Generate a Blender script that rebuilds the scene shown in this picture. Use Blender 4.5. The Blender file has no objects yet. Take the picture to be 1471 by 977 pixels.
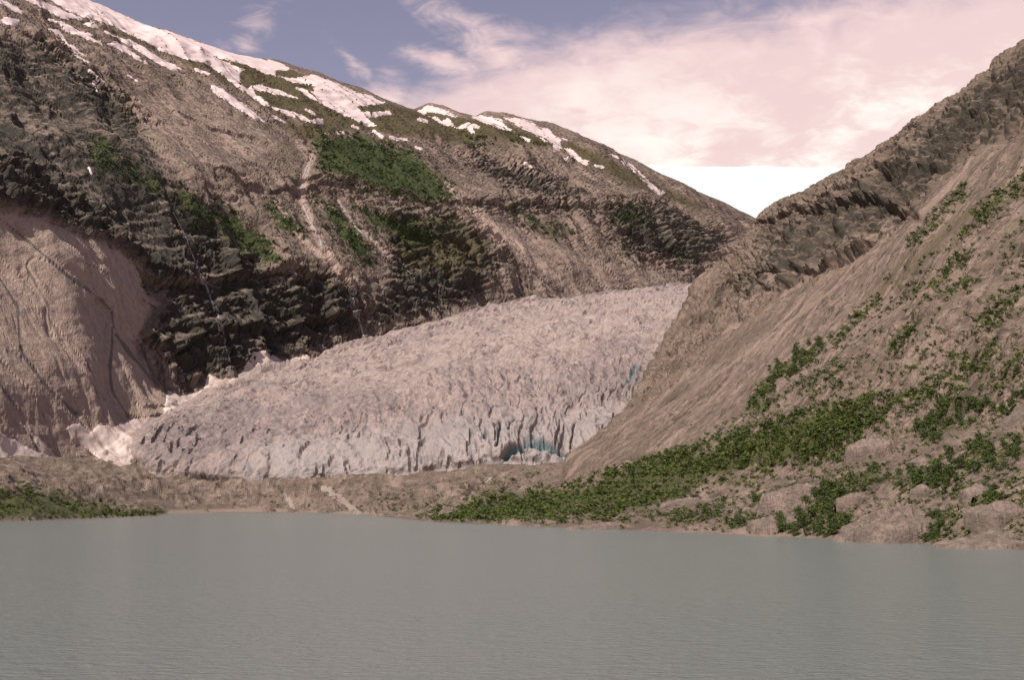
import bpy, math, random, time
import numpy as np
T0 = time.time()
R = math.radians
random.seed(7); rng = np.random.default_rng(7)
scn = bpy.context.scene
col = scn.collection

# ------------------------------------------------------------------ camera
CAM_Z, FPX, PITCH = 15.0, 2043.0, math.atan((718 - 488.5) / 2043.0)
cam = bpy.data.cameras.new('camera'); cam.lens = 50.0; cam.sensor_width = 36.0
cam.clip_start = 0.5; cam.clip_end = 40000
cam_o = bpy.data.objects.new('camera', cam); col.objects.link(cam_o)
cam_o.location = (0, 0, CAM_Z); cam_o.rotation_euler = (math.pi/2 + PITCH, 0, 0)
scn.camera = cam_o

# ------------------------------------------------------------------ light and sky
SUN = np.array([-0.38, -0.55, 0.72]); SUN /= np.linalg.norm(SUN)
sun = bpy.data.lights.new('sun', 'SUN'); sun.energy = 4.9; sun.angle = R(0.53); sun.color = (1.0, 0.90, 0.80)
sun_o = bpy.data.objects.new('sun', sun); col.objects.link(sun_o)
from mathutils import Vector
sun_o.rotation_euler = Vector(-SUN).to_track_quat('-Z', 'Y').to_euler()
sun_o.location = (0, -200, 900)
scn.view_settings.view_transform = 'Standard'; scn.view_settings.look = 'None'
scn.view_settings.exposure = 0.1; scn.view_settings.gamma = 1.0
scn.view_settings.use_curve_mapping = False


class NT:
    """small node helper"""
    def __init__(self, tree): self.t = tree
    def n(self, kind, **kw):
        nd = self.t.nodes.new(kind)
        for k, v in kw.items():
            if k == 'ins':
                for kk, vv in v.items():
                    if isinstance(vv, bpy.types.NodeSocket): self.t.links.new(vv, nd.inputs[kk])
                    else: nd.inputs[kk].default_value = vv
            else: setattr(nd, k, v)
        return nd
    def m(self, op, a, b=0.0, c=0.0, clamp=False):
        nd = self.n('ShaderNodeMath', operation=op, use_clamp=clamp, ins={0: a, 1: b, 2: c}); return nd.outputs[0]
    def ss(self, v, lo, hi, a=0.0, b=1.0):
        nd = self.n('ShaderNodeMapRange', interpolation_type='SMOOTHSTEP', ins={0: v, 1: lo, 2: hi, 3: a, 4: b}); return nd.outputs[0]
    def mix(self, f, a, b, mode='MIX'):
        nd = self.n('ShaderNodeMix', data_type='RGBA', blend_type=mode)
        for s, v in ((nd.inputs[0], f), (nd.inputs[6], a), (nd.inputs[7], b)):
            if isinstance(v, bpy.types.NodeSocket): self.t.links.new(v, s)
            else: s.default_value = v if not isinstance(v, tuple) else (*v[:3], 1.0)
        return nd.outputs[2]
    def noise(self, vec, scale, detail=5.0, rough=0.55, dist=0.0):
        nd = self.n('ShaderNodeTexNoise', ins={'Scale': scale, 'Detail': detail, 'Roughness': rough, 'Distortion': dist})
        self.t.links.new(vec, nd.inputs['Vector']); return nd.outputs[0]
    def ramp(self, f, stops):
        nd = self.n('ShaderNodeValToRGB'); self.t.links.new(f, nd.inputs[0]); e = nd.color_ramp.elements
        while len(e) < len(stops): e.new(0.5)
        for el, (p, c) in zip(e, stops): el.position = p; el.color = (*c, 1.0) if len(c) == 3 else c
        return nd.outputs[0]
    def mapping(self, vec, scale, rot=(0, 0, 0)):
        nd = self.n('ShaderNodeMapping', ins={'Scale': scale, 'Rotation': rot}); self.t.links.new(vec, nd.inputs[0]); return nd.outputs[0]


world = bpy.data.worlds.new('World'); scn.world = world; world.use_nodes = True
wt = NT(world.node_tree); world.node_tree.nodes.clear()
sky = wt.n('ShaderNodeTexSky'); sky.sky_type = 'NISHITA'; sky.sun_disc = False
sky.sun_elevation = math.asin(SUN[2]); sky.sun_rotation = math.atan2(SUN[0], SUN[1]); sky.altitude = 300
sky.air_density = 1.0; sky.dust_density = 0.6
tc = wt.n('ShaderNodeTexCoord'); dvec = tc.outputs['Generated']
sep = wt.n('ShaderNodeSeparateXYZ', ins={0: dvec}); dx, dy, dz = sep.outputs
az = wt.m('MULTIPLY', wt.m('ARCTAN2', dx, dy), 57.29578)
el = wt.m('MULTIPLY', wt.m('ARCSINE', dz), 57.29578)
sky_c = wt.mix(1.0, sky.outputs[0], (2.2, 1.38, 1.24), 'MULTIPLY')
# a bank of cloud over the ice cap, its top edge as a function of the compass direction, ragged with noise
azn = wt.m('DIVIDE', wt.m('ADD', az, 180.0), 360.0)
def azp(a): return (a + 180.0) / 360.0
bank = wt.ramp(azn, [(azp(a), (e/45.0,)*3) for a, e in ((-180, 3), (-70, 3), (-10, 11.5), (-5.5, 15.4), (-1, 17.6), (7, 18.9), (20, 20.2), (40, 18), (80, 5), (179, 3))])
edge = wt.m('SUBTRACT', wt.m('MULTIPLY', bank, 45.0), el)
cv = wt.mapping(dvec, (1.0, 1.0, 2.2), (0, R(20), 0))
n_big = wt.noise(cv, 9.0, 6.0, 0.55, 0.4)
n_fine = wt.noise(cv, 30.0, 6.0, 0.6, 0.6)
field = wt.m('ADD', edge, wt.m('MULTIPLY', wt.m('SUBTRACT', n_big, 0.5), 5.0))
field = wt.m('ADD', field, wt.m('MULTIPLY', wt.m('SUBTRACT', n_fine, 0.5), 2.2))
def blob(px, py, rx, ry, rot):
    a0 = math.degrees(math.atan((px - 735.5) / FPX)); e0 = math.degrees(math.atan((718 - py) / FPX))
    da, de = wt.m('SUBTRACT', az, a0), wt.m('SUBTRACT', el, e0)
    c, s = math.cos(R(rot)), math.sin(R(rot))
    u = wt.m('ADD', wt.m('MULTIPLY', da, c/rx), wt.m('MULTIPLY', de, s/rx))
    v = wt.m('SUBTRACT', wt.m('MULTIPLY', de, c/ry), wt.m('MULTIPLY', da, s/ry))
    r = wt.m('SQRT', wt.m('ADD', wt.m('MULTIPLY', u, u), wt.m('MULTIPLY', v, v)))
    f = wt.m('SUBTRACT', 1.0, r)
    return wt.m('ADD', wt.m('MULTIPLY', f, 1.1), wt.m('ADD', wt.m('MULTIPLY', wt.m('SUBTRACT', n_fine, 0.5), 5.0), wt.m('MULTIPLY', wt.m('SUBTRACT', n_big, 0.5), 3.5)))
for b in ((354, 38, 0.9, 0.5, 40), (548, 135, 1.0, 0.8, 0), (715, 62, 2.4, 0.55, -30), (640, 80, 1.6, 0.4, -15), (500, 80, 0.9, 0.3, -40)):
    field = wt.m('MAXIMUM', field, blob(*b))
mask = wt.ss(field, -0.9, 1.7)
thick = wt.ss(wt.m('ADD', field, wt.m('MULTIPLY', wt.m('SUBTRACT', n_big, 0.5), 3.0)), 0.5, 8.0)
core = wt.ss(wt.m('ADD', blob(960, 190, 12.0, 5.0, 0), wt.m('MULTIPLY', wt.m('SUBTRACT', n_big, 0.5), 1.6)), -0.3, 1.5)
cloud_c = wt.mix(wt.m('MULTIPLY', thick, core), wt.mix(thick, (0.82, 0.61, 0.61), (0.88, 0.69, 0.66)), (1.10, 1.02, 0.94))
bg = wt.n('ShaderNodeBackground', ins={'Strength': 0.068})
final = wt.mix(mask, sky_c, wt.mix(1.0, cloud_c, (14.7, 14.7, 14.7), 'MULTIPLY'))
wt.t.links.new(final, bg.inputs[0])
wo = wt.n('ShaderNodeOutputWorld'); wt.t.links.new(bg.outputs[0], wo.inputs[0])

# ------------------------------------------------------------------ helpers
def unproj(px, py, Y):
    """photo pixel and depth (metres ahead) -> world point"""
    px, py, Y = np.asarray(px, float), np.asarray(py, float), np.asarray(Y, float)
    u, v = (px - 735.5) / FPX, (488.5 - py) / FPX
    c, s = math.cos(PITCH), math.sin(PITCH)
    dX, dY, dZ = u, c - v*s, s + v*c
    k = Y / dY
    return np.stack([dX*k, Y + 0*px, CAM_Z + dZ*k], -1)
def on_water(px, py):
    u, v = (px - 735.5) / FPX, (488.5 - py) / FPX
    c, s = math.cos(PITCH), math.sin(PITCH)
    k = -CAM_Z / (s + v*c)
    return np.array([u*k, (c - v*s)*k, 0.0])
def proj(P):
    c, s = math.cos(PITCH), math.sin(PITCH)
    z = P[..., 2] - CAM_Z
    d = np.maximum(P[..., 1]*c + z*s, 1.0); up = -P[..., 1]*s + z*c
    return 735.5 + FPX*P[..., 0]/d, 488.5 - FPX*up/d

_perm = np.random.default_rng(3).permutation(256).astype(np.int64)
_perm = np.concatenate([_perm, _perm])
_G = np.random.default_rng(4).normal(size=(512, 3)).astype(np.float32); _G /= np.linalg.norm(_G, axis=1, keepdims=True)
_perm = _perm.astype(np.int32); _G0, _G1, _G2 = (np.ascontiguousarray(_G[:256, k]) for k in range(3))
def perlin(P, seed=0):
    """gradient noise, worked off in blocks that stay in the cache"""
    sh = P.shape[:-1]; P = P.reshape(-1, 3); res = np.empty(len(P), np.float32)
    for k in range(0, len(P), 16384):
        Q = P[k:k+16384].astype(np.float32) + np.float32(seed*17.31)
        I = np.floor(Q); f = Q - I; I = I.astype(np.int32) & 255; w = f*f*f*(f*(f*6 - 15) + 10)
        fx, fy, fz = f[:, 0].copy(), f[:, 1].copy(), f[:, 2].copy(); wx, wy, wz = w[:, 0].copy(), w[:, 1].copy(), w[:, 2].copy(); ix, iy, iz = I[:, 0].copy(), I[:, 1].copy(), I[:, 2].copy()
        acc = 0
        for a in (0, 1):
            pa = _perm[ix+a]+iy; X_ = fx-a; A_ = wx if a else 1-wx
            for b in (0, 1):
                pb = _perm[(pa+b) & 255]+iz; Y_ = fy-b; B_ = A_*(wy if b else 1-wy)
                for c in (0, 1):
                    h = _perm[(pb+c) & 255]
                    acc = acc + B_*(wz if c else 1-wz)*(_G0[h]*X_+_G1[h]*Y_+_G2[h]*(fz-c))
        res[k:k+16384] = acc*1.6
    return res.reshape(sh)
def fbm(P, octv=4, gain=0.5, seed=0):
    s, a, o = 0, 1.0, 0
    for k in range(octv): s = s + a*perlin(P*(2.03**k), seed+k); a *= gain
    return s
def ridged(P, octv=3, gain=0.5, seed=0):
    s, a = 0, 1.0
    for k in range(octv): s = s + a*(1 - 2*np.abs(perlin(P*(2.03**k), seed+k))); a *= gain
    return s
def terrace(n, k, sharp=4.0):
    x = n*k; i = np.floor(x); f = x - i
    return (i + np.clip((f-0.5)*sharp + 0.5, 0, 1))/k
def sstep(x, a, b):
    t = np.clip((x-a)/(b-a), 0, 1); return t*t*(3-2*t)

def poly_sdf(px, py, poly):
    """signed distance in photo pixels to a polygon, + inside"""
    out = np.full(px.shape, -1e3, np.float32)
    q = np.array(poly, float); lo, hi = q.min(0)-40, q.max(0)+40
    sel = (px > lo[0]) & (px < hi[0]) & (py > lo[1]) & (py < hi[1])
    if not sel.any(): return out
    x, y = px[sel], py[sel]; d2 = np.full(x.shape, 1e9); ins = np.zeros(x.shape, bool)
    for i in range(len(q)):
        a, b = q[i], q[(i+1) % len(q)]; ab = b-a; L = ab@ab + 1e-9
        t = np.clip(((x-a[0])*ab[0] + (y-a[1])*ab[1])/L, 0, 1)
        d2 = np.minimum(d2, (x-a[0]-t*ab[0])**2 + (y-a[1]-t*ab[1])**2)
        if a[1] != b[1]:
            c = ((a[1] > y) != (b[1] > y)) & (x < (b[0]-a[0])*(y-a[1])/(b[1]-a[1]) + a[0]); ins ^= c
    d = np.sqrt(d2); out[sel] = np.where(ins, d, -d)
    return out
def line_dist(px, py, pts, pad=60):
    """distance to a polyline and side (+ = above the line in the picture)"""
    q = np.array(pts, float); out = np.full(px.shape, 1e3, np.float32); side = np.ones(px.shape, np.float32)
    lo, hi = q.min(0)-pad, q.max(0)+pad
    sel = (px > lo[0]) & (px < hi[0]) & (py > lo[1]) & (py < hi[1])
    if not sel.any(): return out, side
    x, y = px[sel], py[sel]; d2 = np.full(x.shape, 1e9); sd = np.ones(x.shape)
    for i in range(len(q)-1):
        a, b = q[i], q[i+1]; ab = b-a; L = ab@ab + 1e-9
        t = np.clip(((x-a[0])*ab[0] + (y-a[1])*ab[1])/L, 0, 1)
        e = (x-a[0]-t*ab[0])**2 + (y-a[1]-t*ab[1])**2; m = e < d2
        cr = ab[1]*(x-a[0]) - ab[0]*(y-a[1]); sd = np.where(m, np.sign(cr), sd); d2 = np.minimum(d2, e)
    out[sel] = np.sqrt(d2); side[sel] = sd
    return out, side

def spline(xs, ys, xq):
    """monotone-ish cubic through control values (finite-difference tangents)"""
    xs, ys = np.array(xs, float), np.array(ys, float)
    if ys.ndim == 1: ys = ys[:, None]
    d = np.diff(ys, axis=0)/np.diff(xs)[:, None]
    m = np.vstack([d[:1], (d[1:]+d[:-1])/2, d[-1:]])
    m[1:-1] = np.where(d[1:]*d[:-1] <= 0, 0, m[1:-1])
    i = np.clip(np.searchsorted(xs, xq)-1, 0, len(xs)-2); h = (xs[i+1]-xs[i])
    t = ((xq-xs[i])/h)[:, None]; h = h[:, None]
    return (2*t**3-3*t**2+1)*ys[i] + (t**3-2*t**2+t)*h*m[i] + (-2*t**3+3*t**2)*ys[i+1] + (t**3-t**2)*h*m[i+1]

def grid_normals(G):
    du, dv = np.gradient(G, axis=1), np.gradient(G, axis=0)
    n = np.cross(du, dv); n /= np.linalg.norm(n, axis=-1, keepdims=True) + 1e-9
    return np.where(n[..., 2:3] < 0, -n, n)
def blur(A, k):
    for _ in range(k):
        A = (A + np.roll(A, 1, 0) + np.roll(A, -1, 0))/3.0 if False else A
        B = A.copy(); B[1:-1] = (A[:-2] + 2*A[1:-1] + A[2:])/4; A = B
        B = A.copy(); B[:, 1:-1] = (A[:, :-2] + 2*A[:, 1:-1] + A[:, 2:])/4; A = B
    return A

def mesh_np(name, V, F, mat, parent=None, smooth=True, attrs=None, quads=True):
    me = bpy.data.meshes.new(name); V = np.ascontiguousarray(V, np.float32).reshape(-1, 3); F = np.ascontiguousarray(F, np.int32)
    k = F.shape[1]
    me.vertices.add(len(V)); me.vertices.foreach_set('co', V.ravel())
    me.loops.add(F.size); me.loops.foreach_set('vertex_index', F.ravel())
    me.polygons.add(len(F)); me.polygons.foreach_set('loop_start', np.arange(0, F.size, k, dtype=np.int32))
    me.polygons.foreach_set('use_smooth', np.full(len(F), smooth, bool))
    for an, av in (attrs or {}).items():
        av = np.asarray(av, np.float32)
        if av.ndim == 2 and av.shape[1] == 3 and av.shape[0] == len(V):
            a = me.attributes.new(an, 'FLOAT_VECTOR', 'POINT'); a.data.foreach_set('vector', np.ascontiguousarray(av).ravel())
        else:
            a = me.attributes.new(an, 'FLOAT', 'POINT'); a.data.foreach_set('value', np.ascontiguousarray(av).ravel())
    me.update(calc_edges=True); me.materials.append(mat)
    o = bpy.data.objects.new(name, me); col.objects.link(o)
    if parent: o.parent = parent
    return o
def grid_faces(nr, nc, keep=None, flip=False):
    i = np.arange(nr*nc).reshape(nr, nc)
    a, b, c, d = i[:-1, :-1], i[:-1, 1:], i[1:, 1:], i[1:, :-1]
    F = np.stack([a, b, c, d], -1).reshape(-1, 4)
    if flip: F = F[:, ::-1]
    if keep is not None: F = F[keep.reshape(-1)]
    return F
def compact(V, F, attrs=None):
    u, inv = np.unique(F, return_inverse=True)
    return V[u], inv.reshape(F.shape), {k: v[u] for k, v in (attrs or {}).items()}
def upward(V, F):
    """make a grid's faces point to +z on the whole"""
    n = np.cross(V[F[:, 1]]-V[F[:, 0]], V[F[:, 3]]-V[F[:, 0]]); return F if n[:, 2].mean() > 0 else F[:, ::-1]
def empty(name, loc):
    o = bpy.data.objects.new(name, None); col.objects.link(o); o.location = loc; o.empty_display_size = 1; return o
def tag(o, label=None, cat=None, group=None, kind=None):
    if label: o['label'] = label
    if cat: o['category'] = cat
    if group: o['group'] = group
    if kind: o['kind'] = kind
    return o

# ------------------------------------------------------------------ materials
def new_mat(name):
    m = bpy.data.materials.new(name); m.use_nodes = True; m.node_tree.nodes.clear(); t = NT(m.node_tree)
    b = t.n('ShaderNodeBsdfPrincipled'); o = t.n('ShaderNodeOutputMaterial'); t.t.links.new(b.outputs[0], o.inputs[0])
    b.inputs['Roughness'].default_value = 0.9; b.inputs['Specular IOR Level'].default_value = 0.25
    return m, t, b
def attr(t, name, out='Fac'): return t.n('ShaderNodeAttribute', attribute_name=name).outputs[out]
def obj_co(t): return t.n('ShaderNodeNewGeometry').outputs['Position']

def rock_material(name, tintA, tintB, dark_c, veg_lo, veg_hi, fine=1.0, streak=(0.10, 0.008, 1.0), pk=1.1):
    m, t, b = new_mat(name); P = obj_co(t); st = attr(t, 'st', 'Vector')
    n1 = t.noise(P, 0.012*fine, 6, 0.6); n2 = t.noise(P, 0.09*fine, 6, 0.65); n3 = t.noise(P, 0.45*fine, 5, 0.6)
    ns = t.noise(t.mapping(st, streak), 1.0, 6, 0.6, 0.6)
    base = t.mix(t.ss(t.m('ADD', t.m('MULTIPLY', n1, 0.45), t.m('MULTIPLY', n2, 0.55)), 0.41, 0.59), tintA, tintB)
    base = t.mix(t.ss(n3, 0.42, 0.66, 0.0, 0.7), base, tuple(0.7*c for c in tintA))
    base = t.mix(t.ss(ns, 0.50, 0.70, 0.0, 0.65), base, dark_c)
    ns2 = t.noise(t.mapping(st, tuple(2.7*c for c in streak)), 1.0, 5, 0.65, 1.0)
    base = t.mix(t.ss(ns2, 0.52, 0.68, 0.0, 0.5), base, tuple(1.5*c for c in dark_c)); base = t.mix(t.ss(ns2, 0.46, 0.34, 0.0, 0.35), base, tuple(1.25*c for c in tintB))
    ck = t.m('ABSOLUTE', t.m('SUBTRACT', t.noise(t.mapping(st, (0.035*fine, 0.012*fine, 1), (0, 0, R(28))), 1.0, 3, 0.5, 1.5), 0.5)); base = t.mix(t.ss(ck, 0.022, 0.004, 0.0, 0.7), base, dark_c)
    nl = t.noise(t.mapping(st, (0.022*fine, 0.0026*fine, 1)), 1.0, 4, 0.55, 0.8)
    base = t.mix(t.ss(nl, 0.50, 0.66, 0.0, 0.6), base, t.mix(n3, (0.095, 0.078, 0.054), (0.17, 0.138, 0.10)))
    base = t.mix(t.ss(nl, 0.44, 0.30, 0.0, 0.5), base, tuple(1.2*c for c in tintB))
    pale = t.ss(t.m('ADD', attr(t, 'pale'), t.m('MULTIPLY', t.m('SUBTRACT', n2, 0.5), 0.9)), 0.35, 0.75)
    base = t.mix(pale, base, t.mix(t.ss(t.m('ADD', t.m('MULTIPLY', n3, 0.5), t.m('MULTIPLY', n2, 0.5)), 0.38, 0.62), tuple(pk*c for c in tintB), tuple(pk*0.68*c for c in tintB)))
    base = t.mix(t.m('MULTIPLY', pale, t.ss(ns, 0.50, 0.66, 0.0, 0.35)), base, tuple(1.2*c for c in tintA))
    dk = t.ss(t.m('ADD', attr(t, 'dark'), t.m('ADD', t.m('MULTIPLY', t.m('SUBTRACT', n2, 0.5), 1.3), t.m('MULTIPLY', t.m('SUBTRACT', ns, 0.5), 1.1))), 0.32, 0.8)
    base = t.mix(t.m('MULTIPLY', dk, 0.92), base, t.mix(n3, dark_c, tuple(1.9*c for c in dark_c)))
    wet = t.ss(t.m('ADD', attr(t, 'wet'), t.m('MULTIPLY', t.m('SUBTRACT', n2, 0.5), 0.8)), 0.35, 0.65)
    base = t.mix(t.m('MULTIPLY', wet, 0.7), base, (0.062, 0.058, 0.058))
    tun = t.ss(t.m('ADD', attr(t, 'tundra'), t.m('MULTIPLY', t.m('SUBTRACT', n2, 0.5), 1.6)), 0.3, 0.7)
    base = t.mix(tun, base, t.mix(t.ss(n2, 0.3, 0.7), (0.068, 0.058, 0.030), (0.105, 0.088, 0.048)))
    vg = t.ss(t.m('ADD', attr(t, 'veg'), t.m('ADD', t.m('MULTIPLY', t.m('SUBTRACT', n2, 0.5), 2.2), t.m('ADD', t.m('MULTIPLY', t.m('SUBTRACT', n1, 0.5), 1.6), t.m('MULTIPLY', t.m('SUBTRACT', n3, 0.5), 1.0)))), 0.25, 0.55)
    base = t.mix(vg, base, t.mix(t.ss(t.m('ADD', t.m('MULTIPLY', n2, 0.5), t.m('MULTIPLY', n1, 0.5)), 0.35, 0.65), veg_lo, veg_hi))
    t.t.links.new(base, b.inputs['Base Color'])
    t.t.links.new(t.m('SUBTRACT', 0.92, t.m('MULTIPLY', wet, 0.3)), b.inputs['Roughness'])
    h = t.m('ADD', t.m('MULTIPLY', n2, 3.0/fine), t.m('ADD', t.m('MULTIPLY', n3, 1.1/fine), t.m('MULTIPLY', t.m('MULTIPLY', ns, t.m('SUBTRACT', 1.0, t.m('MULTIPLY', pale, 0.92))), 1.6/fine)))
    bp = t.n('ShaderNodeBump', ins={'Strength': 1.0, 'Distance': 1.4, 'Height': h}); t.t.links.new(bp.outputs[0], b.inputs['Normal'])
    return m

GREEN_LO, GREEN_HI = (0.026, 0.038, 0.014), (0.060, 0.075, 0.026)
M_left = rock_material('rock_left', (0.150, 0.115, 0.093), (0.31, 0.236, 0.193), (0.027, 0.026, 0.021), GREEN_LO, GREEN_HI, pk=1.42)  # dark rock tone, deepened to make up for weak shade
M_right = rock_material('rock_right', (0.142, 0.107, 0.084), (0.285, 0.215, 0.172), (0.034, 0.030, 0.023), (0.036, 0.044, 0.015), (0.082, 0.084, 0.032), fine=2.0, streak=(0.16, 0.012, 1.0))
M_fore = rock_material('moraine', (0.150, 0.114, 0.088), (0.29, 0.221, 0.178), (0.04, 0.034, 0.027), (0.036, 0.044, 0.015), (0.082, 0.084, 0.032), fine=2.6, streak=(0.05, 0.05, 1.0))

def snow_material(name, c0, c1, dirt):
    m, t, b = new_mat(name); P = obj_co(t)
    n = t.noise(P, 0.03, 5, 0.6); n2 = t.noise(P, 0.3, 4, 0.6)
    c = t.mix(t.ss(n, 0.35, 0.7), c0, c1); c = t.mix(t.m('MULTIPLY', t.ss(t.m('ADD', t.m('MULTIPLY', n, 0.5), t.m('MULTIPLY', n2, 0.5)), 0.5, 0.66), dirt), c, (0.42, 0.30, 0.25))
    t.t.links.new(c, b.inputs['Base Color']); b.inputs['Roughness'].default_value = 0.75
    bp = t.n('ShaderNodeBump', ins={'Strength': 0.5, 'Distance': 1.0, 'Height': t.m('ADD', n, t.m('MULTIPLY', n2, 0.4))}); t.t.links.new(bp.outputs[0], b.inputs['Normal'])
    return m
M_snow = snow_material('snow', (0.70, 0.585, 0.565), (0.63, 0.52, 0.50), 0.35)
M_dirtysnow = snow_material('old_snow', (0.64, 0.53, 0.47), (0.45, 0.36, 0.31), 0.85)

# ------------------------------------------------------------------ left mountain (lofted from the valley floor to the ridge)
sky_px = np.array([(-900,-330),(-250,-150),(-121,-105),(0,-55),(60,-30),(129,0),(155,13),(196,32),(240,45),(262,53),(303,67),(344,78),(374,83),(401,88),(423,95),(461,106),(480,113),(510,122),
                   (543,139),(580,153),(599,159),(606,153),(616,147),(637,151),(672,165),(687,169),(694,162),(705,160),(750,168),(795,178),(840,200),(885,218),(911,227),(930,238),(980,266),(1040,290),(1095,318),(1160,350),(1260,400)], float)
ridgeY = np.array([(-900,2300),(-250,2800),(-121,2980),(0,3150),(150,3450),(330,3900),(560,4500),(800,5100),(970,5600),(1095,6000),(1260,6500)], float)
# columns: grid index, foot pixel, ridge pixel (or world point for the part out of frame)
LC = [(0,(-600,760,1000),(-1650,1420,1150)), (14,(-300,735,1300),(-1600,1750,1150)), (40,(-100,712,1550),(-1560,2000,1150)), (95,(30,690,1720),(-1500,2200,1150)),
      (150,(110,690,1830),(-1470,2330,1160)), (210,(190,668,1950),(-1440,2500,1175)), (265,(235,622,2080),(-1400,2650,1190)), (315,(275,605,2200),-250), (390,(370,562,2420),-121),
      (470,(470,530,2650),0), (580,(625,482,2980),150), (690,(745,452,3400),330), (800,(880,434,3980),560), (900,(1030,418,4500),800), (950,(1130,430,5000),970), (975,(1200,450,5500),1095), (985,(1300,450,6000),1220)]
LC = [(int(round(c[0]*0.92)),)+c[1:] for c in LC]
NCL = LC[-1][0]+1
cidx = np.arange(NCL, dtype=float); keyL = [c[0] for c in LC]
foot = spline(keyL, np.array([unproj(*c[1]) for c in LC]), cidx)
rp = []
for c in LC:
    if isinstance(c[2], tuple): rp.append(None)
    else: rp.append(c[2])
k0 = [i for i, r in enumerate(rp) if r is not None][0]
rpx = np.interp(cidx, keyL[k0:], rp[k0:])
ridge = unproj(rpx, np.interp(rpx, sky_px[:, 0], sky_px[:, 1]), np.interp(rpx, ridgeY[:, 0], ridgeY[:, 1]))
wpts = np.array([c[2] for c in LC[:k0]] + [tuple(ridge[keyL[k0]])])
m = cidx < keyL[k0]; ridge[m] = spline(keyL[:k0+1], wpts, cidx[m])
NRF, NRB = 436, 10
tt = np.linspace(0, 1, NRF)**1.12
gt = spline([0, .045, .10, .28, .42, .60, .80, 1], [0, .028, .14, .42, .53, .70, .87, 1.0], tt)[:, 0]
hor = foot[None, :, :2] + (ridge-foot)[None, :, :2]*tt[:, None, None]
zz = foot[None, :, 2] + (ridge-foot)[None, :, 2]*gt[:, None]
LG = np.concatenate([hor, zz[..., None]], -1)
bd = (ridge-foot)[:, :2]; bd = bd/np.linalg.norm(bd, axis=1, keepdims=True)
bt = np.linspace(0, 1, NRB+1)[1:]
back = np.concatenate([ridge[None, :, :2] + bd[None]*(bt*900)[:, None, None], (ridge[None, :, 2] - ((bt**1.5)*420)[:, None])[..., None]], -1)
LG = np.concatenate([LG, back], 0)
tall = np.concatenate([tt, 1+bt])
sL = np.concatenate([[0], np.cumsum(np.linalg.norm(np.diff((foot*0.5+ridge*0.5)[:, :2], axis=0), axis=1))])
tL = np.concatenate([[0], np.cumsum(np.linalg.norm(np.diff(LG[:, 500], axis=0), axis=1))])
ST = np.stack([np.broadcast_to(sL[None], LG.shape[:2]), np.broadcast_to(tL[:, None], LG.shape[:2]), np.zeros(LG.shape[:2])], -1)
N0 = grid_normals(LG); px, py = proj(LG)
SLAB = [(-60,285),(0,300),(60,325),(130,350),(200,385),(235,430),(205,490),(235,560),(240,600),(180,622),(90,670),(-60,700)]
slab = sstep(poly_sdf(px, py, SLAB), -18, 12)
scree_polys = [[(180,130),(240,125),(330,150),(390,190),(420,215),(330,245),(230,235),(190,190)], [(640,250),(700,262),(760,285),(700,285),(660,275)], [(690,310),(760,320),(830,360),(930,380),(1000,405),(900,420),(800,425),(740,380)],
               [(500,405),(560,470),(690,440),(690,400),(640,420),(560,420)]]
smooth_s = np.zeros(px.shape)
for q in scree_polys: smooth_s = np.maximum(smooth_s, sstep(poly_sdf(px, py, q), -10, 12))
rough = (1 - 0.72*slab)*(1 - 0.55*smooth_s)
env = np.clip(1 - 0.80*sstep(tall, 0.72, 0.97), 0, 1)[:, None]*sstep(tall, -0.02, 0.06)[:, None]
W = LG/1.0
warp = np.stack([fbm(W/160, 2, seed=21), fbm(W/160, 2, seed=25), 0*px], -1)
CLL = [[(205,385),(300,392),(470,390),(530,420),(610,462),(520,497),(400,512),(260,560),(215,480)], [(-60,235),(70,245),(130,300),(205,372),(200,386),(130,350),(0,300),(-60,296)], [(560,295),(660,300),(730,370),(690,425),(600,455),(540,440),(560,380)],
       [(660,282),(860,288),(860,310),(670,306)], [(860,285),(960,288),(1060,335),(1000,392),(930,378),(860,330)], [(650,215),(760,228),(850,285),(780,290),(690,262)], [(440,252),(640,285),(640,305),(560,300),(440,275)], [(20,45),(80,55),(120,100),(190,160),(235,190),(190,195),(120,130),(60,80)], [(240,330),(340,350),(420,385),(400,398),(250,395)]]
cliff = np.zeros(px.shape)
for q in CLL: cliff = np.maximum(cliff, sstep(poly_sdf(px, py, q), -9, 9))
cliff *= (1-slab)
d = 24*fbm(W/330, 3, seed=1)*env
d += 15*(ridged(ST/np.array([150, 900, 1]) + warp*0.25, 3, seed=5)-0.6)*env*rough
vstep = terrace(fbm(ST/np.array([85, 17, 1]) + warp*0.6, 3, seed=9), 3.5, 5.0)
d += (3.0 + 5*cliff)*vstep*env*rough
zst = (W[..., 2] + 26*fbm(W/140, 2, seed=71) + 0.10*ST[..., 0])/24.0
saw = zst - np.floor(zst)
lay = 0.5 + 0.5*np.tanh(3*perlin(np.stack([ST[..., 0]/90, np.floor(zst)*3.7, 0*px], -1), 75))
d += 14*cliff*lay*(saw**1.5 - 0.4)*env
jn = np.abs(perlin(np.stack([ST[..., 0]/22 + 0.25*zst, ST[..., 1]/80, np.floor(zst)*0.6], -1) + 0.3*warp, 77))
d -= 8*cliff*(1-sstep(jn, 0.0, 0.10))
jd = np.abs(perlin(np.stack([(ST[..., 0] + 0.55*ST[..., 1])/30, (ST[..., 1] - 0.3*ST[..., 0])/170, 0*px], -1) + 0.5*warp, 79))
d -= 4.5*(1-sstep(jd, 0.0, 0.07))*(1-0.95*slab)*(0.3+0.7*env)
STs = np.stack([ST[..., 0] + 0.75*ST[..., 1], ST[..., 1], 0*px], -1)
js = np.abs(perlin(STs/np.array([46, 260, 1]) + 0.6*warp, 81))
d -= 2.2*(1-sstep(js, 0.0, 0.05))*slab
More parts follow.
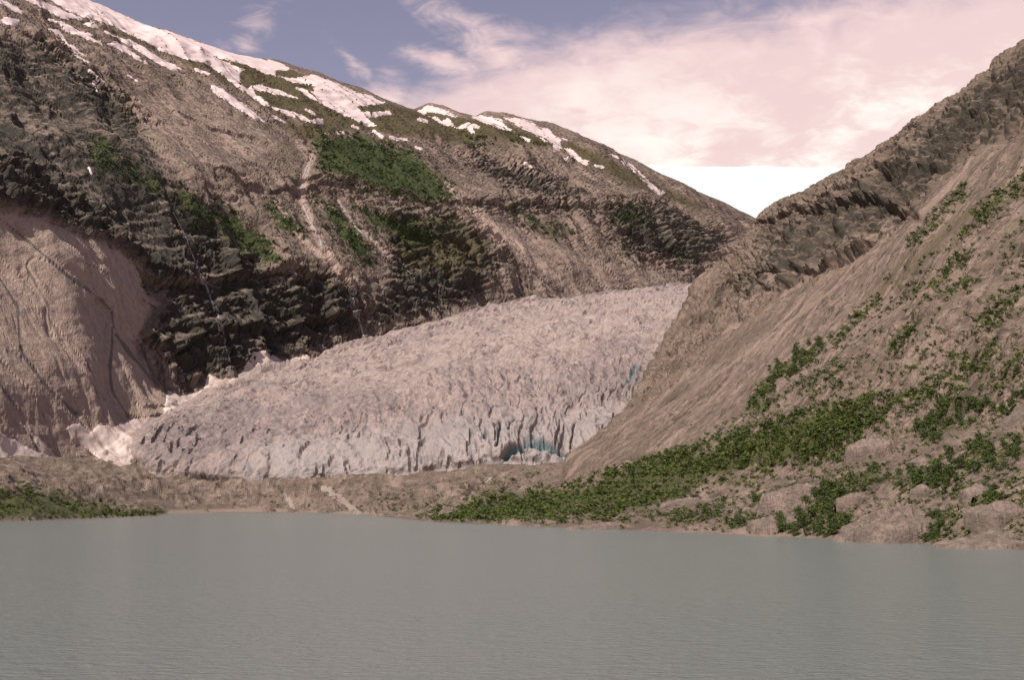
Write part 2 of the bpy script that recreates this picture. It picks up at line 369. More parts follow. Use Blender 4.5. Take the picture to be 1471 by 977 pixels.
blk = terrace(fbm(np.stack([ST[..., 0]/30 + 0.5*ST[..., 1]/30, ST[..., 1]/18, W[..., 2]/60], -1) + warp*0.4, 2, seed=14), 4.0, 6.0)
d += (2.6 + 1.5*cliff)*blk*(0.35+0.65*env)*rough
d += (2.0 + 1.5*cliff)*fbm(W/20, 3, seed=30)*rough*(0.3+0.7*env) + 0.9*fbm(W/6, 2, seed=34)*(0.2+0.8*rough)*(1-0.7*slab)
d += 0.35*ridged(STs/np.array([16, 160, 1]) + warp*0.6, 2, seed=40)*slab
d += 3.4*terrace(fbm(STs/np.array([85, 240, 1]) + warp*0.8, 2, seed=47), 2.5, 6)*slab
# ledges and cliff bands read off the photograph: (line, overhang m, reach up px, reach down px)
ledges = [([(-40,300),(0,302),(40,312),(80,330),(120,345),(160,362),(205,380)], 11, 45, 34), ([(195,385),(240,408),(290,402),(345,398),(400,392),(440,398)], 18, 24, 30),
          ([(225,480),(250,505),(290,482),(340,468),(395,478),(440,462),(505,452)], 16, 20, 26), ([(400,425),(450,430),(505,418),(520,440)], 9, 14, 14), ([(390,445),(440,448),(500,440)], 8, 12, 12),
          ([(0,255),(40,262),(90,290),(130,310)], 10, 14, 14), ([(330,250),(380,262),(430,270),(470,262),(520,275)], 10, 14, 18), ([(440,255),(500,262),(560,282),(630,292)], 10, 14, 20),
          ([(660,292),(720,290),(780,296),(840,300),(870,300)], 12, 14, 16), ([(560,320),(600,345),(650,352),(690,340),(720,365)], 13, 20, 28), ([(600,360),(650,400),(690,405)], 9, 14, 20), ([(870,322),(930,340),(1000,372),(1040,368)], 10, 18, 20),
          ([(250,165),(300,185),(350,196),(400,215)], 6, 10, 12), ([(50,60),(90,80),(120,110),(150,130),(180,160)], 14, 16, 22), ([(120,80),(160,120),(190,160),(220,185)], 10, 14, 16), ([(510,470),(540,478),(590,465)], 8, 10, 14), ([(350,345),(400,372),(420,388)], 7, 10, 12),
          ([(190,545),(205,585),(240,585)], 6, 20, 12), ([(180,590),(205,604),(238,600)], 8, 14, 10)]
wob = 5*fbm(W/45, 2, seed=60)
for pts, h, ru, rd in ledges:
    dist, side = line_dist(px, py, pts, 90); s = dist*side + wob
    fade = sstep(90-dist, 0, 30)
    d += h*np.where(s > 0, np.exp(-np.maximum(s, 0)/ru), -0.55*np.exp(-np.maximum(-s, 0)/rd))*sstep(np.abs(s), 0, 1.6)*np.where(s > 0, 1, 1)*fade*0.8*(1-0.5*slab)
# gullies and clefts: (line, depth m, half width px)
clefts = [([(345,395),(365,430),(385,470),(400,500)], 16, 7), ([(230,270),(262,335),(283,385),(300,420),(330,520)], 8, 6), ([(446,190),(447,228),(436,254),(432,285),(445,320),(470,365),(500,400)], 9, 8), ([(486,290),(511,326),(540,352)], 5, 5),
          ([(500,395),(506,440),(520,480)], 9, 5), ([(205,385),(225,430),(215,470),(235,520),(250,560)], 10, 8), ([(240,400),(262,440),(270,480)], 5, 4), ([(205,430),(240,455),(262,495)], 5, 4), ([(830,225),(815,260),(818,300),(840,330)], 10, 6), ([(800,235),(805,275)], 6, 4), ([(965,290),(985,340),(1010,370)], 10, 7), ([(640,270),(660,290),(690,330),(720,380)], 7, 7),
          ([(150,150),(190,235),(232,290)], 9, 6), ([(0,314),(46,351),(92,392),(138,424),(161,447),(161,493),(159,530),(161,562),(184,599)], 4, 4), ([(28,503),(69,558),(110,595)], 3, 4), ([(37,383),(69,438),(74,484)], 4, 5), ([(166,480),(193,516),(230,558)], 4, 4), ([(83,351),(124,378),(156,392)], 3, 3), ([(400,400),(420,440),(415,470)], 5, 4), ([(450,400),(470,440),(465,485)], 5, 4)]
for pts, h, w in clefts:
    dist, _ = line_dist(px, py, pts); d -= h*np.exp(-((dist+0.6*wob)/w)**2)
LG = LG + N0*d[..., None]
LPX, LPY = proj(LG); px, py = LPX, LPY

def pmask(px, py, polys, soft, gain=1.0):
    m = np.full(px.shape, -1.0)
    for q in polys: m = np.maximum(m, np.clip(poly_sdf(px, py, q)/soft, -1, 1))
    return m*gain
veg_polys = [[(118,205),(150,192),(188,228),(240,262),(225,288),(185,268),(140,252)], [(235,258),(300,276),(372,322),(418,378),(365,388),(325,352),(275,332),(248,292)], [(362,282),(402,288),(448,330),(442,352),(398,332)],
             [(440,190),(520,186),(600,214),(645,258),(668,292),(620,302),(555,288),(500,268),(455,244)], [(444,278),(482,288),(522,330),(562,384),(520,392),(478,352)], [(498,288),(560,298),(640,320),(650,300),(660,330),(610,372),(562,352),(520,325)],
             [(715,288),(770,304),(840,332),(800,348),(745,322)], [(858,290),(925,290),(940,332),(880,328)], [(948,335),(1000,368),(990,386),(950,362)], [(660,190),(720,200),(700,220),(660,212)], [(730,190),(790,205),(760,215),(728,208)],
             [(200,395),(230,405),(222,425),(198,415)], [(150,100),(175,125),(190,150),(172,150),(150,125)], [(860,330),(900,350),(940,372),(900,372)], [(560,380),(600,395),(640,392),(600,410)]]
tundra_polys = [[(20,10),(120,20),(300,70),(420,92),(560,142),(700,165),(840,200),(960,262),(1095,318),(1000,310),(900,275),(800,222),(700,210),(640,215),(560,200),(440,190),(380,165),(300,115),(200,70),(90,30)], [(380,170),(470,160),(600,200),(640,250),(520,190),(440,215)],
                [(30,30),(75,38),(110,60),(60,55)], [(60,250),(130,262),(110,290)], [(560,300),(650,300),(720,340),(700,400),(640,410),(560,380)], [(450,260),(600,290),(560,300),(480,285)], [(130,125),(200,165),(235,190),(200,180)]]
dark_polys = [[(-60,50),(60,50),(150,110),(235,195),(250,255),(390,380),(470,395),(430,420),(200,400),(130,348),(0,300),(-60,290)], [(235,395),(470,390),(520,420),(520,480),(420,515),(260,560),(215,480)], [(560,290),(650,300),(730,370),(690,430),(600,460),(520,470),(560,400)],
              [(650,215),(760,230),(860,290),(800,300),(700,270)], [(860,285),(960,290),(1060,340),(1090,330),(1000,390),(900,370)], [(660,282),(860,290),(860,308),(670,305)], [(-60,235),(70,250),(70,310),(-60,305)]]  # last polygon paints the overhang's cast shadow into the rock colour
veg = pmask(px, py, veg_polys, 24, 1.1); tundra = pmask(px, py, tundra_polys, 16, 0.9); dark = pmask(px, py, dark_polys, 22, 0.62) + 0.10
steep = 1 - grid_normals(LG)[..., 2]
dark = dark + 0.9*(steep-0.42)*(1-slab)            # the broken steep faces are darker
veg = veg - 1.6*np.clip(steep-0.5, 0, 1); tundra = tundra - 1.4*np.clip(steep-0.45, 0, 1)
wet = np.full(px.shape, -0.6)
for pts, w in (([(0,314),(46,351),(92,392),(138,424),(161,447),(163,470)], 5), ([(161,470),(161,493),(158,530),(161,562),(184,599)], 4.5), ([(28,503),(69,558),(110,595)], 5), ([(166,480),(193,516),(230,558)], 4.5), ([(37,383),(69,438),(74,484)], 4), ([(83,351),(124,378),(156,392)], 3),
               ([(283,385),(300,420),(322,452)], 8), ([(205,430),(240,455),(262,495)], 5), ([(240,410),(262,440),(270,470)], 4), ([(345,395),(365,430),(385,470),(400,500)], 6), ([(0,400),(25,440),(30,520)], 4), ([(-10,540),(20,580),(40,620),(55,650)], 3), ([(115,500),(135,540),(140,570)], 2.5)):
    dist, _ = line_dist(px, py, pts); wet = np.maximum(wet, 1.0-0.8*(dist+0.35*wob)/(w*(0.55+0.5*np.abs(fbm(W/60, 2, seed=91)))))
wet = np.clip(wet, -0.6, 1)
pale = np.full(px.shape, -0.5)
for q in scree_polys[:3]+[[(90,600),(150,605),(200,640),(225,690),(60,690),(110,660)]]: pale = np.maximum(pale, np.clip(poly_sdf(px, py, q)/18, -1, 0.5))
pale = np.maximum(pale, slab*1.15-0.40); dark = dark-0.5*slab
for pts, w in (([(430,205),(447,226),(440,240),(436,256),(434,285),(446,320),(462,350),(490,395)], 9), ([(700,320),(740,350),(800,400)], 10), ([(640,265),(680,300),(720,350)], 8), ([(395,290),(440,350),(510,405)], 8), ([(486,290),(511,326),(536,345),(560,370)], 5), ([(232,290),(262,340),(280,380)], 4)):
    dist, _ = line_dist(px, py, pts); pale = np.maximum(pale, 0.9-0.6*dist/w)
NRL = LG.shape[0]
f = grid_faces(NRL, NCL); f = upward(LG.reshape(-1, 3), f)
left = mesh_np('left_mountain', LG.reshape(-1, 3), f, M_left, smooth=False, attrs={'st': (ST + np.stack([0.75*slab*ST[..., 1], 0*px, 0*px], -1)).reshape(-1, 3), 'veg': veg, 'tundra': tundra, 'dark': dark, 'wet': wet, 'pale': pale})
tag(left, kind='structure')
print('left', round(time.time()-T0, 1))

# ------------------------------------------------------------------ right hillside
def wp(px_, py_, Y): return tuple(unproj(px_, py_, Y))
RC = [(0,[(420,2700,300),(560,2500,480)]), (16,[(250,2300,150),(440,2250,455)]),
      (44,[(138,1950,90), wp(900,600,1965), wp(917,572,1975), wp(938,528,1990), wp(958,482,2005), wp(990,440,2025), wp(1014,410,2045), wp(1040,396,2062), wp(1060,380,2078), wp(1080,346,2092), wp(1097,316,2105), wp(1112,299,2125)]),
      (90,[(112,1800,55), wp(1160,272,2000)]), (140,[(85,1650,50), wp(1230,232,1820)]), (235,[(45,1300,30), wp(1350,150,1480)]), (330,[(60,1100,30), wp(1471,62,1230)]), (410,[(100,950,30), wp(1600,-20,1080)]),
      (480,[(150,800,32), wp(1780,-150,920)]), (530,[(190,700,32),(500,800,400)]), (575,[(230,560,30),(530,650,400)]), (592,[(270,450,28),(560,530,390)]), (600,[(330,280,25),(610,340,380)])]
NCR = RC[-1][0]+1; NRR, NRRB = 395, 10
tau = np.linspace(0, 1, NRR); prof = []
for k, pts in RC:
    pts = np.array(pts, float)
    if len(pts) == 2:
        t_ = tau**1.1; a, b_ = pts; P_ = np.empty((NRR, 3)); P_[:, :2] = a[:2]+(b_-a)[:2]*t_[:, None]; P_[:, 2] = a[2]+(b_-a)[2]*(0.80*t_+0.34*t_**2-0.14*t_**3)
    else:
        L_ = np.concatenate([[0], np.cumsum(np.linalg.norm(np.diff(pts, axis=0), axis=1))]); P_ = spline(L_/L_[-1], pts, tau**1.1)
    prof.append(P_)
prof = np.array(prof); keyR = [c[0] for c in RC]
RG = spline(keyR, prof.reshape(len(RC), -1), np.arange(NCR, dtype=float)).reshape(NCR, NRR, 3).transpose(1, 0, 2)
bdir = RG[-1, :, :2]-RG[0, :, :2]; bdir /= np.linalg.norm(bdir, axis=1, keepdims=True)
bt = np.linspace(0, 1, NRRB+1)[1:]
RG = np.concatenate([RG, np.concatenate([RG[-1][None, :, :2]+bdir[None]*(bt*420)[:, None, None], (RG[-1][None, :, 2]-(bt**1.4*150)[:, None])[..., None]], -1)], 0)
skt = np.linspace(1, 0, 15)[:-1]
sk = RG[0][None] - np.concatenate([bdir[None]*(skt*70)[:, None, None], np.broadcast_to((skt*52)[:, None, None], (14, NCR, 1))], -1)
RG = np.concatenate([sk, RG], 0)
tallR = np.concatenate([0*skt, tau, 1+bt])
sR = np.concatenate([[0], np.cumsum(np.linalg.norm(np.diff(RG[NRR//2, :, :2], axis=0), axis=1))]); tR = np.concatenate([[0], np.cumsum(np.linalg.norm(np.diff(RG[:, 235], axis=0), axis=1))])
STR = np.stack([np.broadcast_to(sR[None], RG.shape[:2]), np.broadcast_to(tR[:, None], RG.shape[:2]), np.zeros(RG.shape[:2])], -1)
N0 = grid_normals(RG); px, py = proj(RG); W = RG
TALUS = [(800,690),(900,625),(960,560),(1030,500),(1130,440),(1240,375),(1330,300),(1420,215),(1500,170),(1700,100),(1700,420),(1471,330),(1400,380),(1250,500),(1150,590),(1050,640),(900,690)]
tal = sstep(poly_sdf(px, py, TALUS), -16, 14)
CLIFF = [(1040,400),(1095,310),(1250,215),(1480,40),(1600,-60),(1600,60),(1471,190),(1380,260),(1300,330),(1220,380),(1120,430),(1060,450)]
clf = sstep(poly_sdf(px, py, CLIFF), -14, 14)
SP = [(880,620),(1015,405),(1060,385),(1070,450),(1000,530),(940,590)]
spur = sstep(poly_sdf(px, py, SP), -10, 10)
rough = 0.45 + 0.8*clf + 0.4*spur - 0.33*tal; rough = np.clip(rough, 0.10, 1.25)
envR = np.clip(1-0.65*sstep(tallR, 0.85, 0.99), 0, 1)[:, None]*sstep(tallR, -0.02, 0.05)[:, None]
warp = np.stack([fbm(W/90, 2, seed=121), fbm(W/90, 2, seed=125), 0*px], -1)
d = 11*fbm(W/170, 3, seed=101)*envR
d += 8*(ridged(STR/np.array([70, 420, 1])+warp*0.3, 3, seed=105)-0.6)*envR*(0.35+0.65*rough)
vstR = terrace(fbm(STR/np.array([30, 18, 1])+warp*0.6, 3, seed=109), 3.2, 5)
d += 4.5*vstR*envR*rough
zst = (W[..., 2] + 16*fbm(W/80, 2, seed=171) + 0.15*STR[..., 0])/15.0
saw = zst-np.floor(zst); d += 6*clf*(saw**1.5-0.4)*envR*(0.5+0.5*np.tanh(3*perlin(np.stack([STR[..., 0]/50, np.floor(zst)*3.7, 0*px], -1), 175)))
jn = np.abs(perlin(np.stack([STR[..., 0]/11, STR[..., 1]/40, np.floor(zst)*0.6], -1)+0.3*warp, 177)); d -= 5*clf*(1-sstep(jn, 0, 0.10))
jd = np.abs(perlin(np.stack([(STR[..., 0]+0.3*STR[..., 1])/20, (STR[..., 1]-0.3*STR[..., 0])/110, 0*px], -1)+0.5*warp, 179)); d -= 3.6*(1-sstep(jd, 0, 0.08))*np.clip(rough, 0.2, 1)
d += 3.0*terrace(fbm(np.stack([STR[..., 0]/16+STR[..., 1]/50, STR[..., 1]/16-STR[..., 0]/60, W[..., 2]/50], -1)+warp*0.4, 2, seed=114), 4, 6)*rough*(0.4+0.6*envR)
d += 1.8*fbm(W/12, 3, seed=130)*rough + 0.6*fbm(W/4, 3, seed=134)*(0.5+0.5*rough)
slabby = sstep(poly_sdf(px, py, [(1200,560),(1471,330),(1700,300),(1700,620),(1471,600),(1330,560),(1230,600)]), -20, 20)
d += 5.5*terrace(ridged(STR/np.array([14, 120, 1])+warp*0.5, 2, seed=140)*0.5, 3, 4)*np.clip(slabby+0.25-0.2*tal, 0, 1)
ledR = [([(1110,318),(1150,305),(1200,300),(1250,290),(1300,310)], 9, 14, 18), ([(1055,410),(1090,400),(1140,395),(1200,385),(1250,360)], 8, 14, 18), ([(1180,290),(1250,270),(1330,220),(1400,170)], 7, 12, 14), ([(1060,400),(1075,425),(1120,415)], 6, 10, 10), ([(1290,270),(1350,240),(1440,150)], 6, 10, 14), ([(880,622),(920,590),(945,545),(965,515)], 5, 10, 10), ([(1000,460),(1040,430),(1062,415)], 4, 8, 10)]
wob = 4*fbm(W/28, 2, seed=160)
for pts, h, ru, rd in ledR:
    dist, side = line_dist(px, py, pts, 70); s = dist*side+wob
    d += h*np.where(s > 0, np.exp(-np.maximum(s, 0)/ru), -0.6*np.exp(-np.maximum(-s, 0)/rd))*sstep(np.abs(s), 0, 1.6)*sstep(70-dist, 0, 25)
for pts, h, w in (([(1200,300),(1205,340),(1195,380)], 7, 6), ([(1055,410),(1062,440),(1058,470)], 6, 5), ([(1130,320),(1120,360),(1100,395)], 5, 5), ([(1165,310),(1160,350),(1140,390)], 4, 5), ([(1240,300),(1245,340)], 4, 4), ([(1300,330),(1260,380),(1220,430)], 3, 5), ([(1270,250),(1330,330)], 4, 5), ([(1400,180),(1350,250),(1330,300)], 4, 5)):
    dist, _ = line_dist(px, py, pts); d -= h*np.exp(-((dist+0.6*wob)/w)**2)
RG = RG + N0*d[..., None]
px, py = proj(RG); RPX, RPY = px, py
def strips(px, py, lst, soft=8.0):
    m = np.full(px.shape, -1.0)
    for a, b_, w in lst:
        dist, _ = line_dist(px, py, [a, b_]); m = np.maximum(m, np.clip((w*0.5-dist)/soft, -1, 1))
    return m
VSTRIP = [((1141,564),(1209,517),12), ((1196,492),(1264,424),16), ((1331,412),(1395,361),13), ((1357,424),(1399,391),10), ((1302,353),(1390,268),16), ((1403,315),(1500,235),28), ((1395,475),(1449,429),18), ((1272,513),(1314,467),10), ((1302,572),(1437,496),18), ((1361,513),(1386,505),12), ((1080,588),(1120,530),22), ((1120,540),(1185,494),18)]
GR = [[(1471,250),(1440,250),(1330,330),(1250,400),(1200,450),(1180,470),(1260,440),(1340,390),(1420,330),(1520,260)], [(1380,290),(1480,180),(1480,230),(1400,300)]]
SHRUB_BELT = [(600,746),(640,727),(720,708),(800,700),(870,678),(960,650),(1040,630),(1130,596),(1210,575),(1300,560),(1270,600),(1230,640),(1180,665),(1100,682),(1010,700),(960,722),(890,746),(800,749),(700,750)]
veg = np.maximum(strips(px, py, VSTRIP, 14)*0.55, pmask(px, py, [SHRUB_BELT], 20, 0.62))
tundra = pmask(px, py, GR, 14, 0.45) + 0.0
steep = 1-grid_normals(RG)[..., 2]
dark = np.maximum(pmask(px, py, [CLIFF], 42, 0.55), pmask(px, py, [SP], 10, 0.12)) + 0.05 + 0.7*np.clip(steep-0.45, -0.2, 1)*clf + 0.22*slabby + 0.12*(1-tal)
pale = np.maximum(pmask(px, py, [TALUS], 20, 0.35), strips(px, py, [((1260,370),(1000,560),14), ((1180,500),(1020,620),8), ((1471,300),(1240,560),8), ((1380,430),(1240,560),8)], 10)*0.9)
NRRt = RG.shape[0]; f = upward(RG.reshape(-1, 3), grid_faces(NRRt, NCR))
right = mesh_np('right_hillside', RG.reshape(-1, 3), f, M_right, smooth=False, attrs={'st': STR.reshape(-1, 3), 'veg': veg, 'tundra': tundra, 'dark': dark, 'wet': np.full(px.shape, -0.5), 'pale': pale})
tag(right, kind='structure')
print('right', round(time.time()-T0, 1))

# ------------------------------------------------------------------ valley floor: shores, moraine, outwash
shore = [(-500,800),(-250,762),(-100,753),(0,750),(60,748),(120,745.5),(190,743),(228,741),(240,738.5),(300,737.5),(450,737),(520,739.5),(600,748),(650,751.5),(700,753.5),(775,757),(850,760),(925,763),(1000,766),(1060,769),(1100,771),(1180,774),(1250,778),(1330,782),(1400,786),(1471,791),(1580,800),(1750,822)]
cp = [tuple(on_water(*s)) for s in shore]
cp += [wp(*p) for p in ((-250,725,1000),(-250,690,1300),(-100,715,1080),(-100,680,1400),(0,722,1030),(0,694,1230),(0,674,1500),(0,668,1650),(60,712,1230),(100,730,1180),(100,704,1450),(100,684,1650),(180,735,1380),(170,714,1550),(200,694,1780),
    (300,734,1700),(400,734.5,1690),(300,712,1810),(400,714,1795),(520,712,1770),(640,702,1690),(600,736,1330),(700,736,1100),(640,716,1500),(700,694,1690),(760,693,1540),(800,684,1560),(740,670,1790),(860,655,1740),
    (180,664,1960),(230,690,1920),(350,698,1862),(520,690,1842),(640,678,1832),(740,668,1818),(800,668,1812),
    (800,738,850),(900,722,900),(1000,712,830),(1100,708,740),(1200,700,660),(1300,690,590),(1400,678,550),(1471,664,520),(1000,676,1000),(1150,645,850),(1300,618,760),(1471,575,650),(1700,650,470),(1700,570,560),(900,682,1150))]
cp += [(-300,2200,50),(0,2200,60),(150,2200,80),(400,1200,60),(500,800,60),(600,500,40),(400,1700,60),(-900,1200,40),(-900,1700,70),(-700,2000,90),(600,250,20),(300,250,10)]
cp += [(0,400,-9),(-200,700,-9),(-150,1100,-7),(0,600,-7),(-200,300,-9),(100,300,-7),(-60,850,-5),(-300,1000,-6),(-130,1350,-4),(-400,500,-8),(-200,1500,-2.5)]
cp = np.array(cp)
def tps_fit(c, lam=1e-3):
    x = c[:, :2]/1000; r = np.linalg.norm(x[:, None]-x[None], axis=-1); K = r**3
    n = len(c); Q = np.hstack([np.ones((n, 1)), x]); A = np.block([[K+lam*0*np.eye(n), Q], [Q.T, np.zeros((3, 3))]])
    return x, np.linalg.solve(A, np.concatenate([c[:, 2], np.zeros(3)]))
TX, TW = tps_fit(cp)
def ground_z(X, Y):
    sh = X.shape; q = np.stack([X.ravel(), Y.ravel()], -1)/1000; out = np.zeros(len(q))
    for i in range(len(TX)): out += TW[i]*((q[:, 0]-TX[i, 0])**2+(q[:, 1]-TX[i, 1])**2)**1.5
    return (out+TW[-3]+TW[-2]*q[:, 0]+TW[-1]*q[:, 1]).reshape(sh)
NCF, NRFo = 720, 250
fpx = np.concatenate([np.linspace(-900, -60, 40, endpoint=False), np.linspace(-60, 1530, 650), np.linspace(1530, 2300, 41)[1:]])
fY = np.exp(np.linspace(math.log(150), math.log(2120), NRFo)); NCF = len(fpx)
FX = (fpx[None]-735.5)/FPX*fY[:, None]; FYg = np.broadcast_to(fY[:, None], FX.shape)
FZ = ground_z(FX, FYg)
_p0 = proj(np.stack([FX, FYg, 0*FX], -1)); LAKE = shore + [(2600,900),(2600,3000),(-1500,3000),(-1500,900)]
_q = np.array(LAKE); _sd = np.full(FX.shape, 1e9); _in = np.zeros(FX.shape, bool)
for i in range(len(_q)):
    a, b_ = _q[i], _q[(i+1) % len(_q)]; ab = b_-a; t_ = np.clip(((_p0[0]-a[0])*ab[0]+(_p0[1]-a[1])*ab[1])/(ab@ab), 0, 1)
    _sd = np.minimum(_sd, np.hypot((_p0[0]-a[0]-t_*ab[0])/4, _p0[1]-a[1]-t_*ab[1]))
    if a[1] != b_[1]: _in ^= ((a[1] > _p0[1]) != (b_[1] > _p0[1])) & (_p0[0] < (b_[0]-a[0])*(_p0[1]-a[1])/(b_[1]-a[1])+a[0])
FZ = np.where(_in, -np.minimum(0.5*_sd, 5), np.minimum(np.maximum(FZ, np.minimum(0.25*_sd, 1.5)), 0.15+np.where(FX < -60, 2.2, 7.0)*_sd + 60*sstep(FYg, 1000, 1350)))
FG = np.stack([FX, FYg, FZ], -1); W = FG*np.array([1, 1, 0.0])
px, py = proj(FG)
land = sstep(FZ, 0.05, 6)
rt = sstep(FX, -60, 40)                                    # bedrock on the right shore, loose moraine elsewhere
d = land*(1-rt)*(5.5*fbm(W/55, 3, seed=201) + 2.4*ridged(W/26, 2, seed=206) + 0.45*fbm(W/6, 2, seed=210))
d += land*rt*(3.4*terrace(fbm(np.stack([W[..., 0]/26, W[..., 1]/60, W[..., 2]], -1), 3, seed=215), 3, 3) + 1.0*fbm(W/9, 3, seed=220))
hum = sstep(poly_sdf(px, py, [(-60,672),(100,690),(230,688),(560,694),(700,700),(780,670),(700,735),(560,735),(350,730),(200,715),(-60,740)]), -4, 8)
d += hum*5.5*ridged(np.stack([W[..., 0]/34, W[..., 1]/60, W[..., 2]], -1), 3, seed=225)
flat = sstep(poly_sdf(px, py, [(235,739),(240,730),(360,726),(540,732),(600,745),(520,741),(300,739)]), -3, 3)
STREAMS = (('pale silty stream fanning out over the moraine to the lake', [(466,703),(474,708),(482,714),(490,718),(500,727),(514,737)], 4.0), ('small pale runnel beside green shrubs on the moraine', [(705,688),(694,697),(684,704),(676,716),(673,720)], 1.8), ('short pale rivulet between brown moraine knolls', [(408,712),(414,720),(425,735)], 2.4))
for _l, pts, w in STREAMS: flat = np.maximum(flat, np.exp(-(line_dist(px, py, pts)[0]/(w*2.2))**2))
FG[..., 2] += d*(1-0.85*flat) + 0.22*fbm(W/2.0, 2, seed=240)*land
px, py = proj(FG)
veg = np.maximum(pmask(px, py, [SHRUB_BELT], 14, 0.6), pmask(px, py, [[(-60,690),(60,698),(150,722),(234,738),(150,748),(-60,752)]], 12, 0.62))
P_LIST = [[(1287,621),(1319,608),(1346,587),(1380,579),(1426,581),(1457,565),(1500,550),(1500,570),(1441,597),(1410,597),(1396,615),(1372,623),(1346,642),(1327,639),(1319,620)],
          [(1520,615),(1426,642),(1391,640),(1370,653),(1359,666),(1293,674),(1266,690),(1306,700),(1359,703),(1378,676),(1426,679),(1452,663),(1520,640)],
          [(1160,725),(1192,698),(1213,696),(1205,720),(1186,743),(1168,743)], [(1110,752),(1133,750),(1160,742),(1192,750),(1220,750),(1224,763),(1186,773),(1115,768)],
          [(1080,711),(1133,703),(1160,709),(1133,722),(1080,722)], [(1030,752),(1080,735),(1122,729),(1122,742),(1080,750),(1035,760)], [(1298,768),(1335,741),(1354,734),(1378,743),(1346,762),(1374,766),(1332,777)],
          [(1404,741),(1412,693),(1447,709),(1425,738)], [(930,746),(1040,722),(1035,738),(955,755)], [(1195,690),(1260,668),(1290,690),(1235,712),(1205,716)], [(1180,655),(1260,640),(1250,655),(1190,668)]]
veg = np.maximum(veg, pmask(px, py, P_LIST, 8, 0.4))
pale = np.maximum(pmask(px, py, [[(235,741),(240,731),(360,728),(540,733),(640,744),(520,744),(300,741)]], 4, 0.9), pmask(px, py, [[(360,735),(372,708),(440,700),(530,712),(530,736)], [(860,768),(1471,800),(1471,770),(1200,760),(1000,748)]], 10, 0.5))
dark = pmask(px, py, [[(-60,680),(60,690),(180,720),(120,745),(-60,750)], [(560,700),(700,690),(760,700),(640,730),(560,735)]], 14, 0.28)-0.05
f = upward(FG.reshape(-1, 3), grid_faces(NRFo, NCF))
zero = np.full(px.shape, -0.6)
sto = np.stack([FX, FYg, FX*0], -1)
fore = mesh_np('valley_floor', FG.reshape(-1, 3), f, M_fore, smooth=False, attrs={'st': sto.reshape(-1, 3), 'veg': veg, 'tundra': zero+0.4*(1-rt)*hum, 'dark': dark, 'wet': zero+1.1*sstep(-np.abs(FG[..., 2]-0.1), -0.35, -0.1), 'pale': pale})
tag(fore, kind='structure')
FPXg, FPYg = px, py
print('floor', round(time.time()-T0, 1))

# ------------------------------------------------------------------ lake
m, t, b = new_mat('glacial_lake_water'); P = obj_co(t)
nb = t.noise(P, 0.012, 3, 0.5); 
w1 = t.noise(t.mapping(P, (0.30, 0.52, 1), (0, 0, R(-8))), 1.0, 4, 0.6, 0.9); w2 = t.noise(t.mapping(P, (1.1, 1.9, 1), (0, 0, R(14))), 1.0, 4, 0.6, 0.6); w3 = t.noise(t.mapping(P, (3.0, 5.5, 1), (0, 0, R(-17))), 1.0, 2, 0.5)
t.t.links.new(t.mix(nb, (0.175, 0.205, 0.195), (0.195, 0.218, 0.206)), b.inputs['Base Color'])
b.inputs['Roughness'].default_value = 0.20; b.inputs['IOR'].default_value = 1.33; b.inputs['Specular IOR Level'].default_value = 0.5
h = t.m('ADD', t.m('MULTIPLY', w1, 0.95), t.m('ADD', t.m('MULTIPLY', w2, 0.5), t.m('MULTIPLY', w3, 0.12)))
bp = t.n('ShaderNodeBump', ins={'Strength': 1.0, 'Distance': 1.0, 'Height': h}); t.t.links.new(bp.outputs[0], b.inputs['Normal'])
M_water = m
ly = np.linspace(-400, 1900, 30); lx = np.linspace(-1500, 900, 30)
LW = np.stack([np.broadcast_to(lx[None], (30, 30)), np.broadcast_to(ly[:, None], (30, 30)), np.zeros((30, 30))], -1)
lake = mesh_np('lake', LW.reshape(-1, 3), grid_faces(30, 30), M_water); tag(lake, kind='structure')

# ------------------------------------------------------------------ glacier
GRW = [[(172,652,1990),(230,688,1935),(350,699,1880),(520,691,1860),(640,679,1850),(740,669,1840),(800,669,1835),(880,658,1850),(960,652,1900)],
       [(182,636,2005),(246,658,1955),(358,668,1900),(520,658,1880),(640,646,1870),(740,634,1862),(806,634,1860),(888,618,1885),(970,604,1950)],
       [(205,612,2080),(280,618,2060),(390,624,2030),(530,614,2010),(650,597,2000),(750,582,2000),(830,577,2000),(910,566,2020),(1000,552,2060)],
       [(245,588,2200),(330,580,2200),(430,580,2190),(560,565,2180),(670,545,2180),(770,530,2190),(850,524,2200),(930,515,2220),(1030,502,2260)],
       [(340,546,2420),(420,539,2420),(510,535,2420),(620,521,2420),(720,501,2430),(810,489,2440),(890,481,2450),(970,474,2470),(1060,462,2500)],
       [(440,516,2650),(510,506,2660),(600,497,2680),(690,481,2700),(780,465,2720),(860,455,2740),(930,448,2760),(1000,442,2780),(1080,432,2800)],
       [(600,468,2980),(660,461,3000),(730,453,3030),(800,445,3060),(870,437,3090),(930,432,3110),(985,428,3130),(1040,423,3150),(1100,417,3200)],
       [(720,440,3400),(780,436,3430),(840,432,3460),(890,428,3500),(940,424,3530),(985,420,3560),(1030,416,3590),(1070,413,3620),(1120,410,3650)],
       [(880,423,3960),(925,420,3990),(960,417,4010),(990,414,4040),(1020,412,4070),(1045,410,4100),(1070,408,4130),(1100,406,4160),(1150,404,4200)],
       [(1000,410,4480),(1020,409,4500),(1040,408,4520),(1060,407,4550),(1080,406,4580),(1100,405,4600),(1125,404,4640),(1150,403,4680),(1200,402,4750)]]
net = np.array([[unproj(*p) for p in r] for r in GRW])
NRG, NCG = 400, 570; keyr = np.array([0, 42, 110, 180, 265, 330, 385, 425, 450, 465], float)*(NRG-1)/465.0
A = spline(keyr, net.reshape(10, -1), np.arange(NRG, dtype=float)).reshape(NRG, 9, 3)
